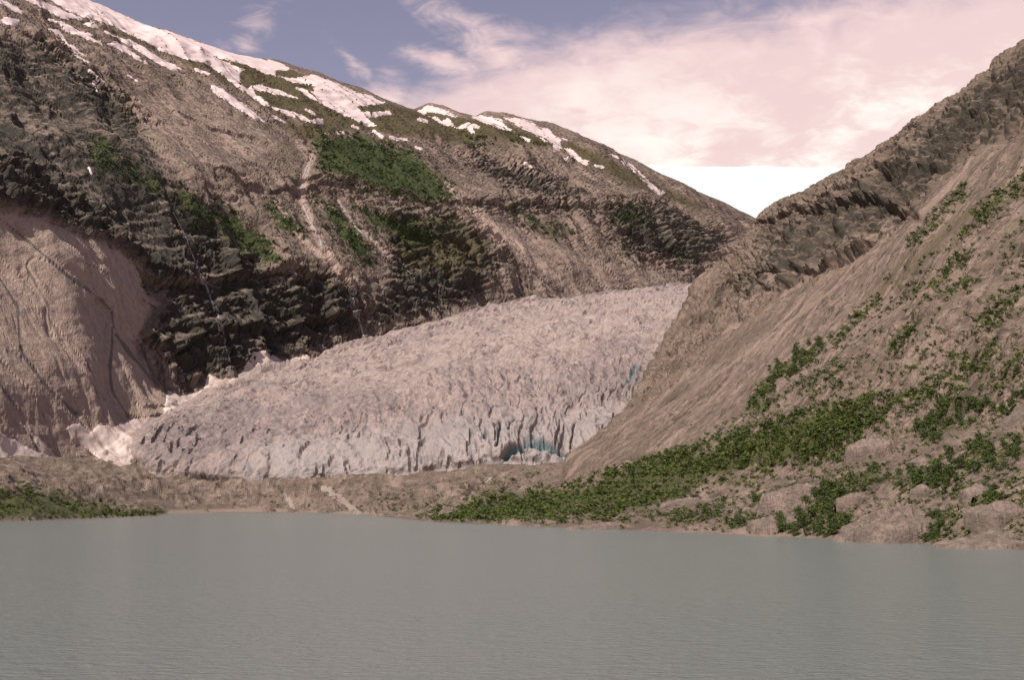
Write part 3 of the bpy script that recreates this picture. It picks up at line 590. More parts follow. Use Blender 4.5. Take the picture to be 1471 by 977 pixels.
GG = spline(np.linspace(0, 1, 9), A.transpose(1, 0, 2).reshape(9, -1), np.linspace(0, 1, NCG)).reshape(NCG, NRG, 3).transpose(1, 0, 2)
N0 = grid_normals(blur(GG, 4)); px, py = proj(GG); W = GG
across = np.concatenate([[0], np.cumsum(np.linalg.norm(np.diff(GG[172], axis=0), axis=1))]); along = np.concatenate([[0], np.cumsum(np.linalg.norm(np.diff(GG[:, 285], axis=0), axis=1))])
SG = np.stack([np.broadcast_to(across[None], GG.shape[:2]), np.broadcast_to(along[:, None], GG.shape[:2]), 0*px], -1)
uu = np.linspace(0, 1, NCG)[None]
bow = (SG[..., 1] + 190*(uu-0.55)**2*4)                    # crevasses bow across the tongue
edgef = sstep(np.minimum(uu, 1.2-uu), 0.0, 0.06)*np.ones(px.shape)
front = 1-sstep(SG[..., 1], 40, 330)
wv = np.stack([fbm(W/70, 2, seed=301), fbm(W/70, 2, seed=305), 0*px], -1)
d = 11*fbm(W/120, 4, 0.55, seed=310)
trans = ridged(np.stack([SG[..., 0]/80, bow/24, 0*px], -1)+wv*0.8, 3, 0.5, seed=315)
longi = ridged(np.stack([(SG[..., 0]+0.25*SG[..., 1])/22, SG[..., 1]/95, 0*px], -1)+wv*0.7, 3, 0.5, seed=320)
obl = ridged(np.stack([(SG[..., 0]-0.9*SG[..., 1])/26, (SG[..., 1]+0.9*SG[..., 0])/150, 0*px], -1)+wv*0.8, 3, 0.5, seed=323)
mixf = sstep(SG[..., 1] + 60*fbm(W/150, 2, seed=307), 200, 640)
lef = (1-sstep(uu+0.12*fbm(W/120, 2, seed=308), 0.18, 0.45))*np.ones(px.shape)
longi = longi*(1-0.45*front)
ser = mixf*trans*1.15 + (1-mixf)*((1-lef)*longi+lef*0.75*obl)
vary = 0.55+0.55*sstep(fbm(W/160, 2, seed=309), -0.4, 0.5)
d += (6.5*ser*vary + 2.6*ridged(W/22, 2, 0.5, seed=326)*(1-0.5*lef) + 1.0*ridged(W/8, 2, seed=329) + 0.4*fbm(W/4, 2, seed=331))*(0.25+0.75*edgef)
creep = np.clip(perlin(np.stack([SG[..., 0]/60, bow/18, 0*px], -1)+wv*0.8, 340), 0, 1)
d -= 12*sstep(creep, 0.28, 0.5)*mixf*edgef
crack = np.clip(perlin(np.stack([SG[..., 0]/7.0, SG[..., 1]/45, 0*px], -1)+wv*1.2, 350), 0, 1)
d -= 7*sstep(crack, 0.34, 0.52)*front*edgef
blue = 0.42*sstep(crack, 0.34, 0.5)*front + 0.3*sstep(creep, 0.45, 0.6)*mixf - 0.12
# the ice cave and the tall crack seen by the front
cave_line = [(727,660),(733,652),(742,645),(752,639),(764,637),(778,639),(792,645),(806,654)]
dist, side = line_dist(px, py, cave_line)
inside = (side < 0)
cv_ = np.exp(-(dist/4.2)**2)
d -= 13*cv_; blue = np.maximum(blue, 1.3*np.exp(-(dist/4.5)**2))
d += 4*np.exp(-((dist-8)/5)**2)*(~inside)
d -= 5*sstep(poly_sdf(px, py, cave_line), 0, 5)
for pts, w, h in (([(719,607),(717,625),(714,645)], 1.8, 16), ([(696,622),(696,634)], 1.6, 9), ([(731,622),(734,612),(742,606)], 1.5, 8), ([(700,590),(710,584)], 1.5, 6), ([(664,610),(666,600)], 2, 6), ([(905,545),(915,530)], 3, 9), ([(895,560),(905,552)], 2, 7)):
    dist, _ = line_dist(px, py, pts); d -= h*np.exp(-(dist/w)**2); blue = np.maximum(blue, 1.2*np.exp(-(dist/(w+0.5))**2))
hollow = ser
d *= sstep(np.arange(NRG), 0, 14)[:, None]*0.85+0.15
GG = GG + N0*d[..., None]
px, py = proj(GG)
dirt = pmask(px, py, [[(170,640),(240,590),(340,570),(480,575),(420,620),(330,660),(240,690)], [(650,620),(690,590),(716,585),(716,620),(690,640)], [(860,470),(960,470),(930,560),(870,580),(800,560)], [(400,560),(560,540),(600,600),(450,620)], [(500,500),(620,480),(560,520)]], 20, 0.62)
cav = blur(GG[..., 2:3], 5)[..., 0]-GG[..., 2]
m, t, b = new_mat('glacier_ice'); P = obj_co(t)
n1 = t.noise(P, 0.014, 5, 0.6); n2 = t.noise(P, 0.12, 6, 0.65); n3 = t.noise(P, 0.55, 4, 0.6)
st = attr(t, 'st', 'Vector'); nf = t.noise(t.mapping(st, (0.09, 0.02, 1)), 1.0, 6, 0.65, 1.2); nt = t.noise(t.mapping(st, (0.02, 0.10, 1)), 1.0, 6, 0.65, 1.0)
c = t.mix(t.ss(n2, 0.36, 0.66), (0.365, 0.292, 0.266), (0.24, 0.19, 0.177))
up_ = attr(t, 'up'); sel_ = t.m('ADD', t.m('MULTIPLY', nt, up_), t.m('MULTIPLY', nf, t.m('SUBTRACT', 1.0, up_)))
c = t.mix(t.ss(sel_, 0.46, 0.62, 0.0, 0.8), c, (0.155, 0.132, 0.13))
c = t.mix(t.ss(n3, 0.48, 0.68, 0.0, 0.5), c, (0.17, 0.14, 0.135)); c = t.mix(t.m('MULTIPLY', up_, 0.35), c, (0.46, 0.375, 0.335))
dm = t.ss(t.m('ADD', attr(t, 'dirt'), t.m('ADD', t.m('MULTIPLY', t.m('SUBTRACT', n2, 0.5), 1.5), t.m('MULTIPLY', t.m('SUBTRACT', n1, 0.5), 1.8))), 0.10, 0.8)
c = t.mix(t.m('MULTIPLY', dm, 0.6), c, t.mix(n3, (0.155, 0.13, 0.13), (0.22, 0.175, 0.17)))
fr_ = t.ss(t.m('ADD', attr(t, 'front'), t.m('MULTIPLY', t.m('SUBTRACT', n2, 0.5), 2.2)), 0.55, 1.15); c = t.mix(t.m('MULTIPLY', fr_, 0.55), c, (0.38, 0.36, 0.355))
gy = t.ss(t.m('ADD', n1, t.m('MULTIPLY', t.m('SUBTRACT', n2, 0.5), 0.5)), 0.52, 0.68); c = t.mix(t.m('MULTIPLY', gy, 0.45), c, (0.215, 0.19, 0.195))
bl = t.ss(t.m('ADD', attr(t, 'blue'), t.m('MULTIPLY', t.m('SUBTRACT', n2, 0.5), 0.5)), 0.25, 0.9)
c = t.mix(bl, c, (0.145, 0.195, 0.205))
t.t.links.new(c, b.inputs['Base Color']); b.inputs['Roughness'].default_value = 0.7
bp = t.n('ShaderNodeBump', ins={'Strength': 0.8, 'Distance': 1.0, 'Height': t.m('ADD', t.m('MULTIPLY', n2, 2.6), n3)}); t.t.links.new(bp.outputs[0], b.inputs['Normal'])
M_ice = m
g_root = empty('glacier', tuple(GG[0, 285]))
tag(g_root, 'crevassed pinkish grey glacier tongue flowing down between the two mountainsides', 'glacier')
f = upward(GG.reshape(-1, 3), grid_faces(NRG, NCG))
caveF = None
V = GG.reshape(-1, 3)-np.array(g_root.location)
fp = px.reshape(-1)[f].mean(1); fq = py.reshape(-1)[f].mean(1)
incave = (poly_sdf(fp, fq, cave_line) > -7) | (line_dist(fp, fq, cave_line)[0] < 8)
fr = np.arange(len(f))//(NCG-1)
upper = fr >= 228
at = {'dirt': dirt.reshape(-1), 'blue': blue.reshape(-1), 'st': SG.reshape(-1, 3), 'up': np.broadcast_to(mixf, px.shape).reshape(-1), 'front': (front*sstep(uu, 0.12, 0.3)*np.ones(px.shape)).reshape(-1)}
for nm, sel in (('ice_tongue', ~incave & ~upper), ('ice_fall', upper & ~incave), ('ice_cave', incave)):
    v_, f_, a_ = compact(V, f[sel], at); o = mesh_np(nm, v_, f_, M_ice, parent=g_root, attrs=a_, smooth=False)
    if nm == 'ice_cave': o['label'] = 'blue arched ice cave at the foot of the glacier front'
GPX, GPY = px, py
print('glacier', round(time.time()-T0, 1))

# ------------------------------------------------------------------ ice cap on the horizon
ix = np.linspace(600, 1700, 90); iy = np.linspace(0, 1, 60)
IPY = np.interp(iy, [0, 0.75, 1], [420, 238, 252]); IY = np.interp(iy, [0, 0.75, 1], [6300, 9200, 11500])
IG = unproj(np.broadcast_to(ix[None], (60, 90)), np.broadcast_to(IPY[:, None], (60, 90)) + 2.0*np.sin(ix/170.0)[None], np.broadcast_to(IY[:, None], (60, 90)))
IG[..., 2] += 14*fbm(IG/500, 3, seed=401)
m, t, b = new_mat('ice_cap_snow'); P = obj_co(t); n = t.noise(t.mapping(P, (0.003, 0.012, 0.02)), 1.0, 5, 0.6)
t.t.links.new(t.mix(t.ss(n, 0.52, 0.75), (0.60, 0.755, 0.735), (0.44, 0.55, 0.54)), b.inputs['Base Color']); b.inputs['Roughness'].default_value = 0.7
cap = mesh_np('ice_cap', IG.reshape(-1, 3), upward(IG.reshape(-1, 3), grid_faces(60, 90)), m)
tag(cap, 'brilliant white ice cap on the horizon behind the valley notch', 'ice cap')

# ------------------------------------------------------------------ snow draped on the mountains: thick sheets with tapering rims
def drape(name, G, GPX_, GPY_, sdf_fn, mat, thick, up=2, sink=1.6, smooth=2, pad=3, jit=1.1):
    bx = sdf_fn(GPX_, GPY_); r, c = np.where(bx > -3.0)
    if len(r) < 3: return []
    r0, r1, c0, c1 = max(r.min()-pad, 0), min(r.max()+pad+1, G.shape[0]), max(c.min()-pad, 0), min(c.max()+pad+1, G.shape[1])
    S = G[r0:r1, c0:c1]
    nr, nc = S.shape[:2]
    ri = np.linspace(0, nr-1, (nr-1)*up+1); ci = np.linspace(0, nc-1, (nc-1)*up+1)
    a = np.floor(ri).astype(int).clip(0, nr-2); fr_ = (ri-a)[:, None, None]; S = S[a]*(1-fr_)+S[a+1]*fr_
    a = np.floor(ci).astype(int).clip(0, nc-2); fc = (ci-a)[None, :, None]; S = S[:, a]*(1-fc)+S[:, a+1]*fc
    x, y = proj(S); sd = sdf_fn(x, y) + jit*fbm(S/22, 2, seed=501) + jit*0.9*fbm(S/7, 2, seed=505)
    Sm = blur(S, smooth*up); n = grid_normals(blur(S, 6*up)); n = n*0.6+np.array([0, 0, 0.4])
    k = sstep(sd, -0.8, 3.0)[..., None]
    base = S*(1-k)+Sm*k
    off = np.interp(sd, [-2.5, -0.6, 0.6, 2.5, 8], [-sink, -0.5*sink, 0.35*thick, 0.8*thick, thick])
    if name == 'snow_bank': off = off + (0.9*fbm(S/9, 2, seed=510)+1.6*fbm(S/28, 2, seed=512))*sstep(sd, 0, 6)
    V = base + n*off[..., None]
    q = sd; keep = np.maximum.reduce([q[:-1, :-1], q[:-1, 1:], q[1:, 1:], q[1:, :-1]]) > -1.6
    lab = np.zeros(keep.shape, int); comps = []
    for i0, j0 in zip(*np.where(keep)):
        if lab[i0, j0]: continue
        L_ = len(comps)+1; stack = [(i0, j0)]; lab[i0, j0] = L_; cells = 0
        while stack:
            i, j = stack.pop(); cells += 1
            for a_, b_ in ((i+1, j), (i-1, j), (i, j+1), (i, j-1)):
                if 0 <= a_ < keep.shape[0] and 0 <= b_ < keep.shape[1] and keep[a_, b_] and not lab[a_, b_]: lab[a_, b_] = L_; stack.append((a_, b_))
        comps.append((cells, L_))
    comps.sort(reverse=True); objs = []
    for cells, L_ in comps:
        if cells < 24*up*up//4 and objs: continue
        if (sd[:-1, :-1][lab == L_] > 0.3).sum() < 4 and objs: continue
        F = upward(V.reshape(-1, 3), grid_faces(*S.shape[:2], keep=(lab == L_))); v_, f_, _ = compact(V.reshape(-1, 3), F)
        o0 = v_.mean(0); o0[2] = v_[:, 2].min(); o = mesh_np(name, v_-o0, f_, mat); o.location = o0; objs.append(o)
    return objs
FLECK = 'small leftover snow fleck on the dark mountainside'
SNOW = [
 ('broad snowfield lying along the crest of the snowy mountain', [(60,-45),(129,-3),(155,11),(196,30),(240,44),(262,52),(303,66),(344,77),(374,84),(397,89),(415,97),(415,100),(395,101),(395,108),(374,102),(354,92),(323,85),(307,81),(327,90),(352,100),(345,103),(344,120),(335,120),(323,110),(307,98),(295,90),(272,84),(252,79),(231,71),(211,59),(185,48),(165,38),(131,25),(122,26),(105,17),(88,8),(75,0),(30,-30)]),
 ('pale snow strip on the slope just below the crest snowfield', [(20,-12),(39,0),(54,7),(70,16),(88,25),(106,27),(118,29),(121,27),(105,20),(92,16),(79,8),(65,4),(40,-10)]),
 ('short snow tongue above a dark rounded rock knob', [(-20,-6),(0,0),(10,3),(25,10),(35,17),(31,20),(18,15),(8,7),(0,4),(-20,-2)]),
 ('blunt snow patch beside a dark rounded rock knob', [(-20,28),(0,28),(10,24),(27,29),(27,35),(16,35),(0,32),(-20,34)]),
 ('curved snow strip hugging the flank of a dark rock knob', [(70,41),(82,43),(92,52),(97,61),(113,72),(124,81),(105,74),(98,66),(88,54),(77,45)]),
 ('ragged snow band over bare grey scree, uphill of the knob', [(69,27),(82,29),(98,35),(115,45),(133,49),(129,53),(144,61),(147,63),(124,54),(105,48),(92,43),(85,34)]),
 ('longest narrow snow strip, between two olive turf ribs', [(118,34),(131,30),(142,39),(157,47),(174,54),(190,58),(201,64),(221,77),(241,90),(264,100),(250,100),(229,92),(205,77),(192,67),(174,58),(155,48),(135,38)]),
 ('pointed snow wedge over bare pink grey scree', [(152,63),(167,60),(180,67),(196,79),(212,91),(200,87),(180,75),(164,67)]),
 ('isolated spindle shaped snow patch below an olive turf rib', [(303,122),(319,127),(340,143),(364,161),(383,176),(364,169),(344,157),(319,141),(307,132)]),
 ('hook shaped snow patch curling round a grey rock island', [(331,119),(344,121),(356,129),(360,122),(374,122),(405,131),(428,141),(405,136),(374,130),(364,128),(368,137),(378,141),(385,151),(403,156),(425,161),(444,171),(464,170),(464,178),(442,175),(415,165),(391,155),(372,147),(354,132)]),
 ('wide snow patch with rock islands just below the ridge crest', [(400,109),(416,113),(432,111),(451,107),(467,113),(488,121),(508,131),(535,139),(553,147),(535,150),(512,152),(518,160),(535,161),(559,159),(561,164),(535,168),(528,170),(543,182),(526,180),(502,168),(477,156),(457,145),(440,136),(420,125),(452,131),(447,119),(420,118)]),
 ('small snow cap on the rounded hump of the ridge', [(600,159),(616,151),(641,159),(659,168),(637,164),(616,160),(610,164)]),
 ('snow sliver under the rounded hump of the ridge', [(635,174),(645,170),(653,182),(637,178),(616,167),(625,168)]),
 ('forked snow patch above a small grey cliff', [(655,184),(670,176),(690,180),(688,184),(680,184),(681,190),(676,190),(672,184)]),
 ('snow streak starting at the second hump of the ridge', [(678,167),(692,166),(721,171),(725,181),(741,189),(721,185),(700,178)]),
 ('jagged snow patch running down from the second ridge hump', [(724,169),(748,171),(768,178),(774,184),(788,185),(797,195),(815,201),(803,202),(807,212),(797,218),(793,212),(797,206),(782,202),(770,193),(750,184),(735,175)]),
 ('crooked snow tail ending above the brown cliffs', [(809,213),(823,215),(831,226),(846,232),(844,237),(831,231),(823,225),(809,230),(819,222)]),
 ('lone snow ribbon on the slope beside the white ice cap', [(876,221),(891,226),(907,236),(923,253),(936,265),(954,277),(948,280),(930,268),(919,252),(905,242),(893,232)]),
]
for lab, q in SNOW:
    o = drape('snow_patch', LG, LPX, LPY, lambda x, y, q=q: poly_sdf(x, y, q)+0.5, M_snow, 1.8, jit=1.7, smooth=5)
    for i, k in enumerate(o): tag(k, lab if i == 0 else FLECK, 'snow', 'snow patches on the mountain' if i == 0 else 'small snow flecks on the mountain')
ROCKGAP = []
tiny = [([(128,101),(138,108),(149,118)], 1.8), ([(134,119),(141,134)], 1.7), ([(106,79),(127,89)], 1.5), ([(128,241),(132,249)], 1.8), ([(537,188),(549,196)], 2.2), ([(560,197),(572,200),(584,200)], 1.9), ([(597,211),(606,214)], 2.0), ([(467,190),(469,190)], 2.2), ([(484,190),(493,191)], 2.2),
        ([(506,181),(514,184)], 1.6), ([(562,169),(569,176)], 2.6), ([(855,238),(866,240)], 1.8), ([(754,234),(764,240)], 1.7), ([(748,196),(760,202)], 1.8), ([(393,167),(410,176)], 1.6), ([(281,99),(300,106)], 1.8), ([(184,108),(197,116)], 1.4), ([(601,171),(613,174)], 2.0), ([(440,157),(452,164)], 1.8), ([(578,181),(582,182)], 2.0)]
for pts, w in tiny:
    o = drape('snow_patch', LG, LPX, LPY, lambda x, y, p=pts, w=w: (w-line_dist(x, y, p)[0]), M_snow, 2.6, up=3)
    for k in o[:1]: tag(k, FLECK, 'snow', 'small snow flecks on the mountain')
    for k in o[1:]: bpy.data.objects.remove(k)
APRON = [
 ('pale snow apron at the foot of the slabs, behind the mossy moraine', [(-60,600),(0,622),(22,635),(54,650),(74,658),(95,674),(92,684),(63,678),(38,672),(14,672),(-60,670)], 6),
 ('thin snow finger reaching up a slab groove above the snow apron', [(29,608),(47,628),(60,648),(78,660),(86,665),(70,645),(48,624)], 4),
 ('wide dirty snow fan in the corner between slab and glacier snout', [(95,616),(115,608),(128,626),(140,611),(162,615),(188,604),(205,600),(224,602),(212,622),(196,640),(186,668),(216,682),(205,690),(160,684),(120,676),(105,668),(150,664),(130,648),(108,634)], 6),
 ('pointed snow cone leaning on the cliff beside the glacier edge', [(236,600),(241,562),(259,571),(281,567),(297,558),(310,560),(285,585),(262,600)], 8),
 ('low snow bank along the glacier edge below black cliffs', [(290,575),(300,537),(320,545),(345,544),(355,560),(320,575)], 7),
 ('large pale avalanche cone against the cliff above the glacier', [(346,556),(352,530),(360,504),(371,501),(388,510),(406,520),(425,516),(440,511),(450,520),(430,535),(395,552)], 9)]
for lab, q, th in APRON:
    o = drape('snow_bank', LG, LPX, LPY, lambda x, y, q=q: poly_sdf(x, y, q)+1.0, M_dirtysnow, th*0.3, smooth=3, jit=2.2)
    for i, k in enumerate(o):
        if i == 0: tag(k, lab, 'snow')
        else: bpy.data.objects.remove(k)
# waterfalls on the left mountain
m, t, b = new_mat('white_water'); n = t.noise(obj_co(t), 0.5, 4, 0.6); t.t.links.new(t.mix(n, (0.40, 0.365, 0.355), (0.24, 0.22, 0.215)), b.inputs['Base Color']); b.inputs['Roughness'].default_value = 0.4; M_fall = m
for lab, pts, w in (('thin braided waterfall dropping past the black cliff to the snow cone', [(249,305),(258,322),(267,341),(274,360),(281,376),(288,395),(297,412),(303,430),(313,452),(316,470),(320,486),(331,521)], 0.75),
                    ('pale torrent in the forked gully between green slopes', [(449,224),(446,234),(440,242),(436,254),(434,272)], 1.3), ('bright zigzag brook running down the green slope', [(488,292),(497,304),(504,314),(511,326),(520,334),(536,345)], 1.0),
                    ('narrow waterfall falling over cliffs onto the glacier rim', [(511,413),(508,425),(505,438),(511,449),(516,460),(520,474),(524,487)], 0.8), ('gravelly torrent below the forked gully', [(436,296),(443,312),(450,325),(458,336),(462,352)], 1.2)):
    o = drape('waterfall', LG, LPX, LPY, lambda x, y, p=pts, w=w: (w-line_dist(x, y, p)[0]), M_fall, 3.2, up=3, smooth=1, jit=0.35)
    if o:
        tag(o[0], lab, 'waterfall')
        for k in o[1:]: k.name = 'cascade'; k.parent = o[0]; k.location = k.location-o[0].location
m, t, b = new_mat('silty_water'); n = t.noise(obj_co(t), 0.25, 4, 0.6); t.t.links.new(t.mix(n, (0.42, 0.345, 0.30), (0.25, 0.20, 0.17)), b.inputs['Base Color']); b.inputs['Roughness'].default_value = 0.5; M_silt = m
# outwash streams on the moraine
for lab, pts, w in STREAMS:
    o = drape('meltwater_stream', FG, FPXg, FPYg, lambda x, y, p=pts, w=w: (w-line_dist(x, y, p)[0]), M_silt, 0.5, up=2, sink=0.5, smooth=3, jit=2.0)
    if o:
        tag(o[0], lab, 'stream')
        for k in o[1:]: k.name = 'cascade'; k.parent = o[0]; k.location = k.location-o[0].location
print('snow', round(time.time()-T0, 1))

# ------------------------------------------------------------------ nearest surface under each 2-pixel cell, to stand things on
CW, X0, Y0_ = 2.0, -120, 0
GW, GH = 950, 460
zb = np.full(GW*GH, 1e9); zp = np.zeros((GW*GH, 3))
for G_, X_, Y_ in ((RG, RPX, RPY), (FG, FPXg, FPYg), (GG, GPX, GPY), (LG, LPX, LPY)):
    P_ = G_.reshape(-1, 3); a = ((X_.ravel()-X0)/CW).astype(int); b_ = ((Y_.ravel()-Y0_)/CW).astype(int)
    ok = (a >= 0) & (a < GW) & (b_ >= 0) & (b_ < GH) & (P_[:, 2] > (0.15 if G_ is FG else -99)); idx = (b_*GW+a)[ok]; P_ = P_[ok]
    o_ = np.argsort(-P_[:, 1]); idx, P_ = idx[o_], P_[o_]
    nearer = P_[:, 1] < zb[idx]; idx, P_ = idx[nearer], P_[nearer]
    zb[idx] = P_[:, 1]; zp[idx] = P_
_Z = zb.reshape(GH, GW).copy(); _P = zp.reshape(GH, GW, 3).copy()          # close the gaps between near vertices
for i in range(-3, 4):
    for j in range(-2, 3):
        c_ = np.roll(np.roll(zb.reshape(GH, GW), i, 0), j, 1); q_ = np.roll(np.roll(zp.reshape(GH, GW, 3), i, 0), j, 1); m_ = c_ < 0.88*_Z
        m_[:4] = False; m_[-4:] = False; m_[:, :4] = False; m_[:, -4:] = False
        _Z[m_] = c_[m_]; _P[m_] = q_[m_]
zb, zp = _Z.ravel(), _P.reshape(-1, 3)
def surf(x, y, cont=True):
    a, b_ = int((x-X0)/CW), int((y-Y0_)/CW)
    for r in range(0, 4):
        best = None
        for i in range(-r, r+1):
            for j in range(-r, r+1):
                if 0 <= a+i < GW and 0 <= b_+j < GH:
                    k = (b_+j)*GW+a+i
                    if zb[k] < 1e8 and (best is None or abs(i)+abs(j) < best[0]): best = (abs(i)+abs(j), zp[k])
        if best: return best[1].copy()
    return None
def in_poly(x, y, q): return poly_sdf(np.array([x]), np.array([y]), q)[0]

# ------------------------------------------------------------------ trees and bushes
m, t, b = new_mat('birch_leaves'); oi = t.n('ShaderNodeObjectInfo'); n = t.noise(obj_co(t), 0.6, 2, 0.5)
lc = t.mix(n, (0.038, 0.060, 0.013), (0.086, 0.116, 0.026)); lc = t.mix(t.m('MULTIPLY', oi.outputs['Random'], 0.55), lc, (0.030, 0.050, 0.013)); t.t.links.new(lc, b.inputs['Base Color']); b.inputs['Roughness'].default_value = 0.7; M_leaf = m
m, t, b = new_mat('scrub_leaves'); n = t.noise(obj_co(t), 0.08, 4, 0.6); t.t.links.new(t.mix(t.ss(n, 0.3, 0.7), (0.042, 0.066, 0.014), (0.102, 0.134, 0.030)), b.inputs['Base Color']); b.inputs['Roughness'].default_value = 0.75; M_scrub = m
m, t, b = new_mat('far_scrub_leaves'); n = t.noise(obj_co(t), 0.02, 4, 0.6); t.t.links.new(t.mix(t.ss(n, 0.3, 0.7), (0.020, 0.040, 0.012), (0.055, 0.085, 0.020)), b.inputs['Base Color']); M_far = m
m, t, b = new_mat('birch_bark'); n = t.noise(obj_co(t), 3.0, 3, 0.6); t.t.links.new(t.mix(n, (0.20, 0.17, 0.15), (0.10, 0.08, 0.07)), b.inputs['Base Color']); M_bark = m

def leaf_cloud(rg, n, clumps, size):
    """leaf quads scattered in clumps; unit tree: height 1, crown centre about 0.55"""
    V, F = [], []
    for i in range(n):
        c = clumps[rg.integers(len(clumps))]; v = rg.normal(size=3); v /= np.linalg.norm(v); p = np.array(c[:3])+v*c[3]*(0.55+0.45*rg.random()**0.5)*np.array([1, 1, 0.85])
        p[2] = max(p[2], 0.02)
        nrm = v+rg.normal(size=3)*0.6+np.array([0, 0, 0.5]); nrm /= np.linalg.norm(nrm); a = np.cross(nrm, [0.3, 0.9, 0.2]); a /= np.linalg.norm(a); bb = np.cross(nrm, a); ang = rg.random()*6.28
        a, bb = a*math.cos(ang)+bb*math.sin(ang), bb*math.cos(ang)-a*math.sin(ang); s = size*(0.6+0.8*rg.random())
        k = len(V); V += [p-a*s, p-bb*s*0.6, p+a*s, p+bb*s*0.6]; F.append((k, k+1, k+2, k+3))
    return np.array(V), np.array(F)
def make_clumps(rg, n, bushy):
    out = []
    for i in range(n):
        ang = rg.random()*6.28; r = (0.30 if bushy else 0.24)*rg.random()**0.5*(1.2 if bushy else 1); z = (0.15+0.6*rg.random()) if bushy else (0.32+0.5*rg.random())
        out.append((r*math.cos(ang)*(1.25-z*0.6), r*math.sin(ang)*(1.25-z*0.6), z, (0.17+0.08*rg.random())*(1.15-0.45*z)))
    out.append((0, 0, 0.82, 0.14)); out.append((0, 0, 0.45, 0.24)); return out
def tube(V, F, a, b_, r0, r1, k=5):
    a, b_ = np.array(a, float), np.array(b_, float); ax = b_-a; ax /= np.linalg.norm(ax); u = np.cross(ax, [0.9, 0.1, 0.3]); u /= np.linalg.norm(u); w = np.cross(ax, u); o = len(V)
    for P_, r in ((a, r0), (b_, r1)):
        for i in range(k): an = 6.2832*i/k; V.append(P_+r*(u*math.cos(an)+w*math.sin(an)))
    for i in range(k): F.append((o+i, o+(i+1) % k, o+k+(i+1) % k, o+k+i))
tree_meshes = []
for vi in range(6):
    rg = np.random.default_rng(60+vi); bushy = vi >= 3; cl = make_clumps(rg, 11 if bushy else 9, bushy)
    v_, f_ = leaf_cloud(rg, 300, cl, 0.055); crown = mesh_np('crown', v_, f_, M_leaf, smooth=False); cm = crown.data
    V, F = [], []; lean = rg.normal(size=2)*0.03
    tube(V, F, (0, 0, -0.12), (lean[0], lean[1], 0.45), 0.028, 0.018); tube(V, F, (lean[0], lean[1], 0.45), (lean[0]*2, lean[1]*2, 0.82), 0.018, 0.006)
    for c_ in cl[:5]: z0 = min(0.4, c_[2]*0.5); tube(V, F, (lean[0]*z0*2, lean[1]*z0*2, z0), c_[:3], 0.012, 0.004)
    trunk = mesh_np('trunk', np.array(V), np.array(F), M_bark); tm = trunk.data
    bpy.data.objects.remove(crown); bpy.data.objects.remove(trunk); tree_meshes.append((cm, tm))
def place_tree(name, pos, h, spread, var, label, cat, group):
    e = empty(name, pos); e.rotation_euler = (0, 0, random.uniform(0, 6.28)); e.scale = (h*spread, h*spread, h); tag(e, label, cat, group)
    for nm, me in (('crown', tree_meshes[var][0]), ('trunk', tree_meshes[var][1])):
        o = bpy.data.objects.new(nm, me); col.objects.link(o); o.parent = e
    return e
# candidates: (x, y, size px, zone)
ZONES = [
 ('trees', 'shoreline birch of the dark clump standing at the water beside a rock slab', 'tree', P_LIST[3], 26, (15, 24), 0),
 ('trees', 'tall dark birch of the thicket behind the big cracked slab', 'tree', P_LIST[2], 20, (15, 24), 0),
 ('trees', 'dark birch of the thicket climbing between slabs to the hillside', 'tree', P_LIST[1], 84, (13, 22), 0),
 ('trees', 'birch of the upper dark thicket on the slab covered slope', 'tree', P_LIST[0], 64, (12, 20), 0),
 ('trees', 'birch of the narrow thicket high on the gravel slope', 'tree', [(1072,592),(1112,526),(1145,503),(1190,490),(1164,522),(1122,577),(1080,596)], 30, (10, 17), 0),
 ('bushes', 'green bush in the hollow behind the long low rock hump', 'bush', P_LIST[9], 22, (9, 14), 3),
 ('bushes', 'green bush at the edge of the long low rock hump', 'bush', P_LIST[4], 16, (8, 13), 3),
 ('bushes', 'green bush on the strip between shore slabs and water', 'bush', P_LIST[5], 16, (8, 13), 3),
 ('bushes', 'green bush in the gap between the cracked slab and the shore ledge', 'bush', P_LIST[6], 18, (9, 15), 3),
 ('bushes', 'green bush on the broken ledges beyond the cracked slab', 'bush', P_LIST[7], 14, (9, 15), 3),
 ('bushes', 'low bush at the water on the flat gravel shore', 'bush', P_LIST[8], 16, (7, 11), 3)]
n_ind = 0
for zk, lab, cat, q, n, (s0, s1), v0 in ZONES:
    qa = np.array(q); lo, hi = qa.min(0), qa.max(0); got = 0; made = []
    for _ in range(n*40):
        if got >= n: break
        x, y = random.uniform(lo[0], hi[0]), random.uniform(lo[1], hi[1])
        if x > 1476 or in_poly(x, y, q) < 0: continue
        p = surf(x, y)
        if p is None or p[2] < 0.2 or p[1] > 1700: continue
        h = random.uniform(s0, s1)*p[1]/FPX
        made.append((h, place_tree('birch_tree' if cat == 'tree' else 'bush', tuple(p), h, random.uniform(0.95, 1.35) if v0 == 0 else random.uniform(1.2, 1.7), v0+random.randrange(3), lab, cat, lab.split(' ', 1)[1] if False else 'birches on the rocky shore and hillside' if cat == 'tree' else 'bushes among the shore slabs')))
        got += 1; n_ind += 1
    if len(made) > 2:
        made.sort(key=lambda v: v[0]); made[-1][1]['label'] = 'tallest '+lab.replace('tall ', ''); made[0][1]['label'] = 'smallest '+lab.replace('tall ', '')
print('individual trees', n_ind)

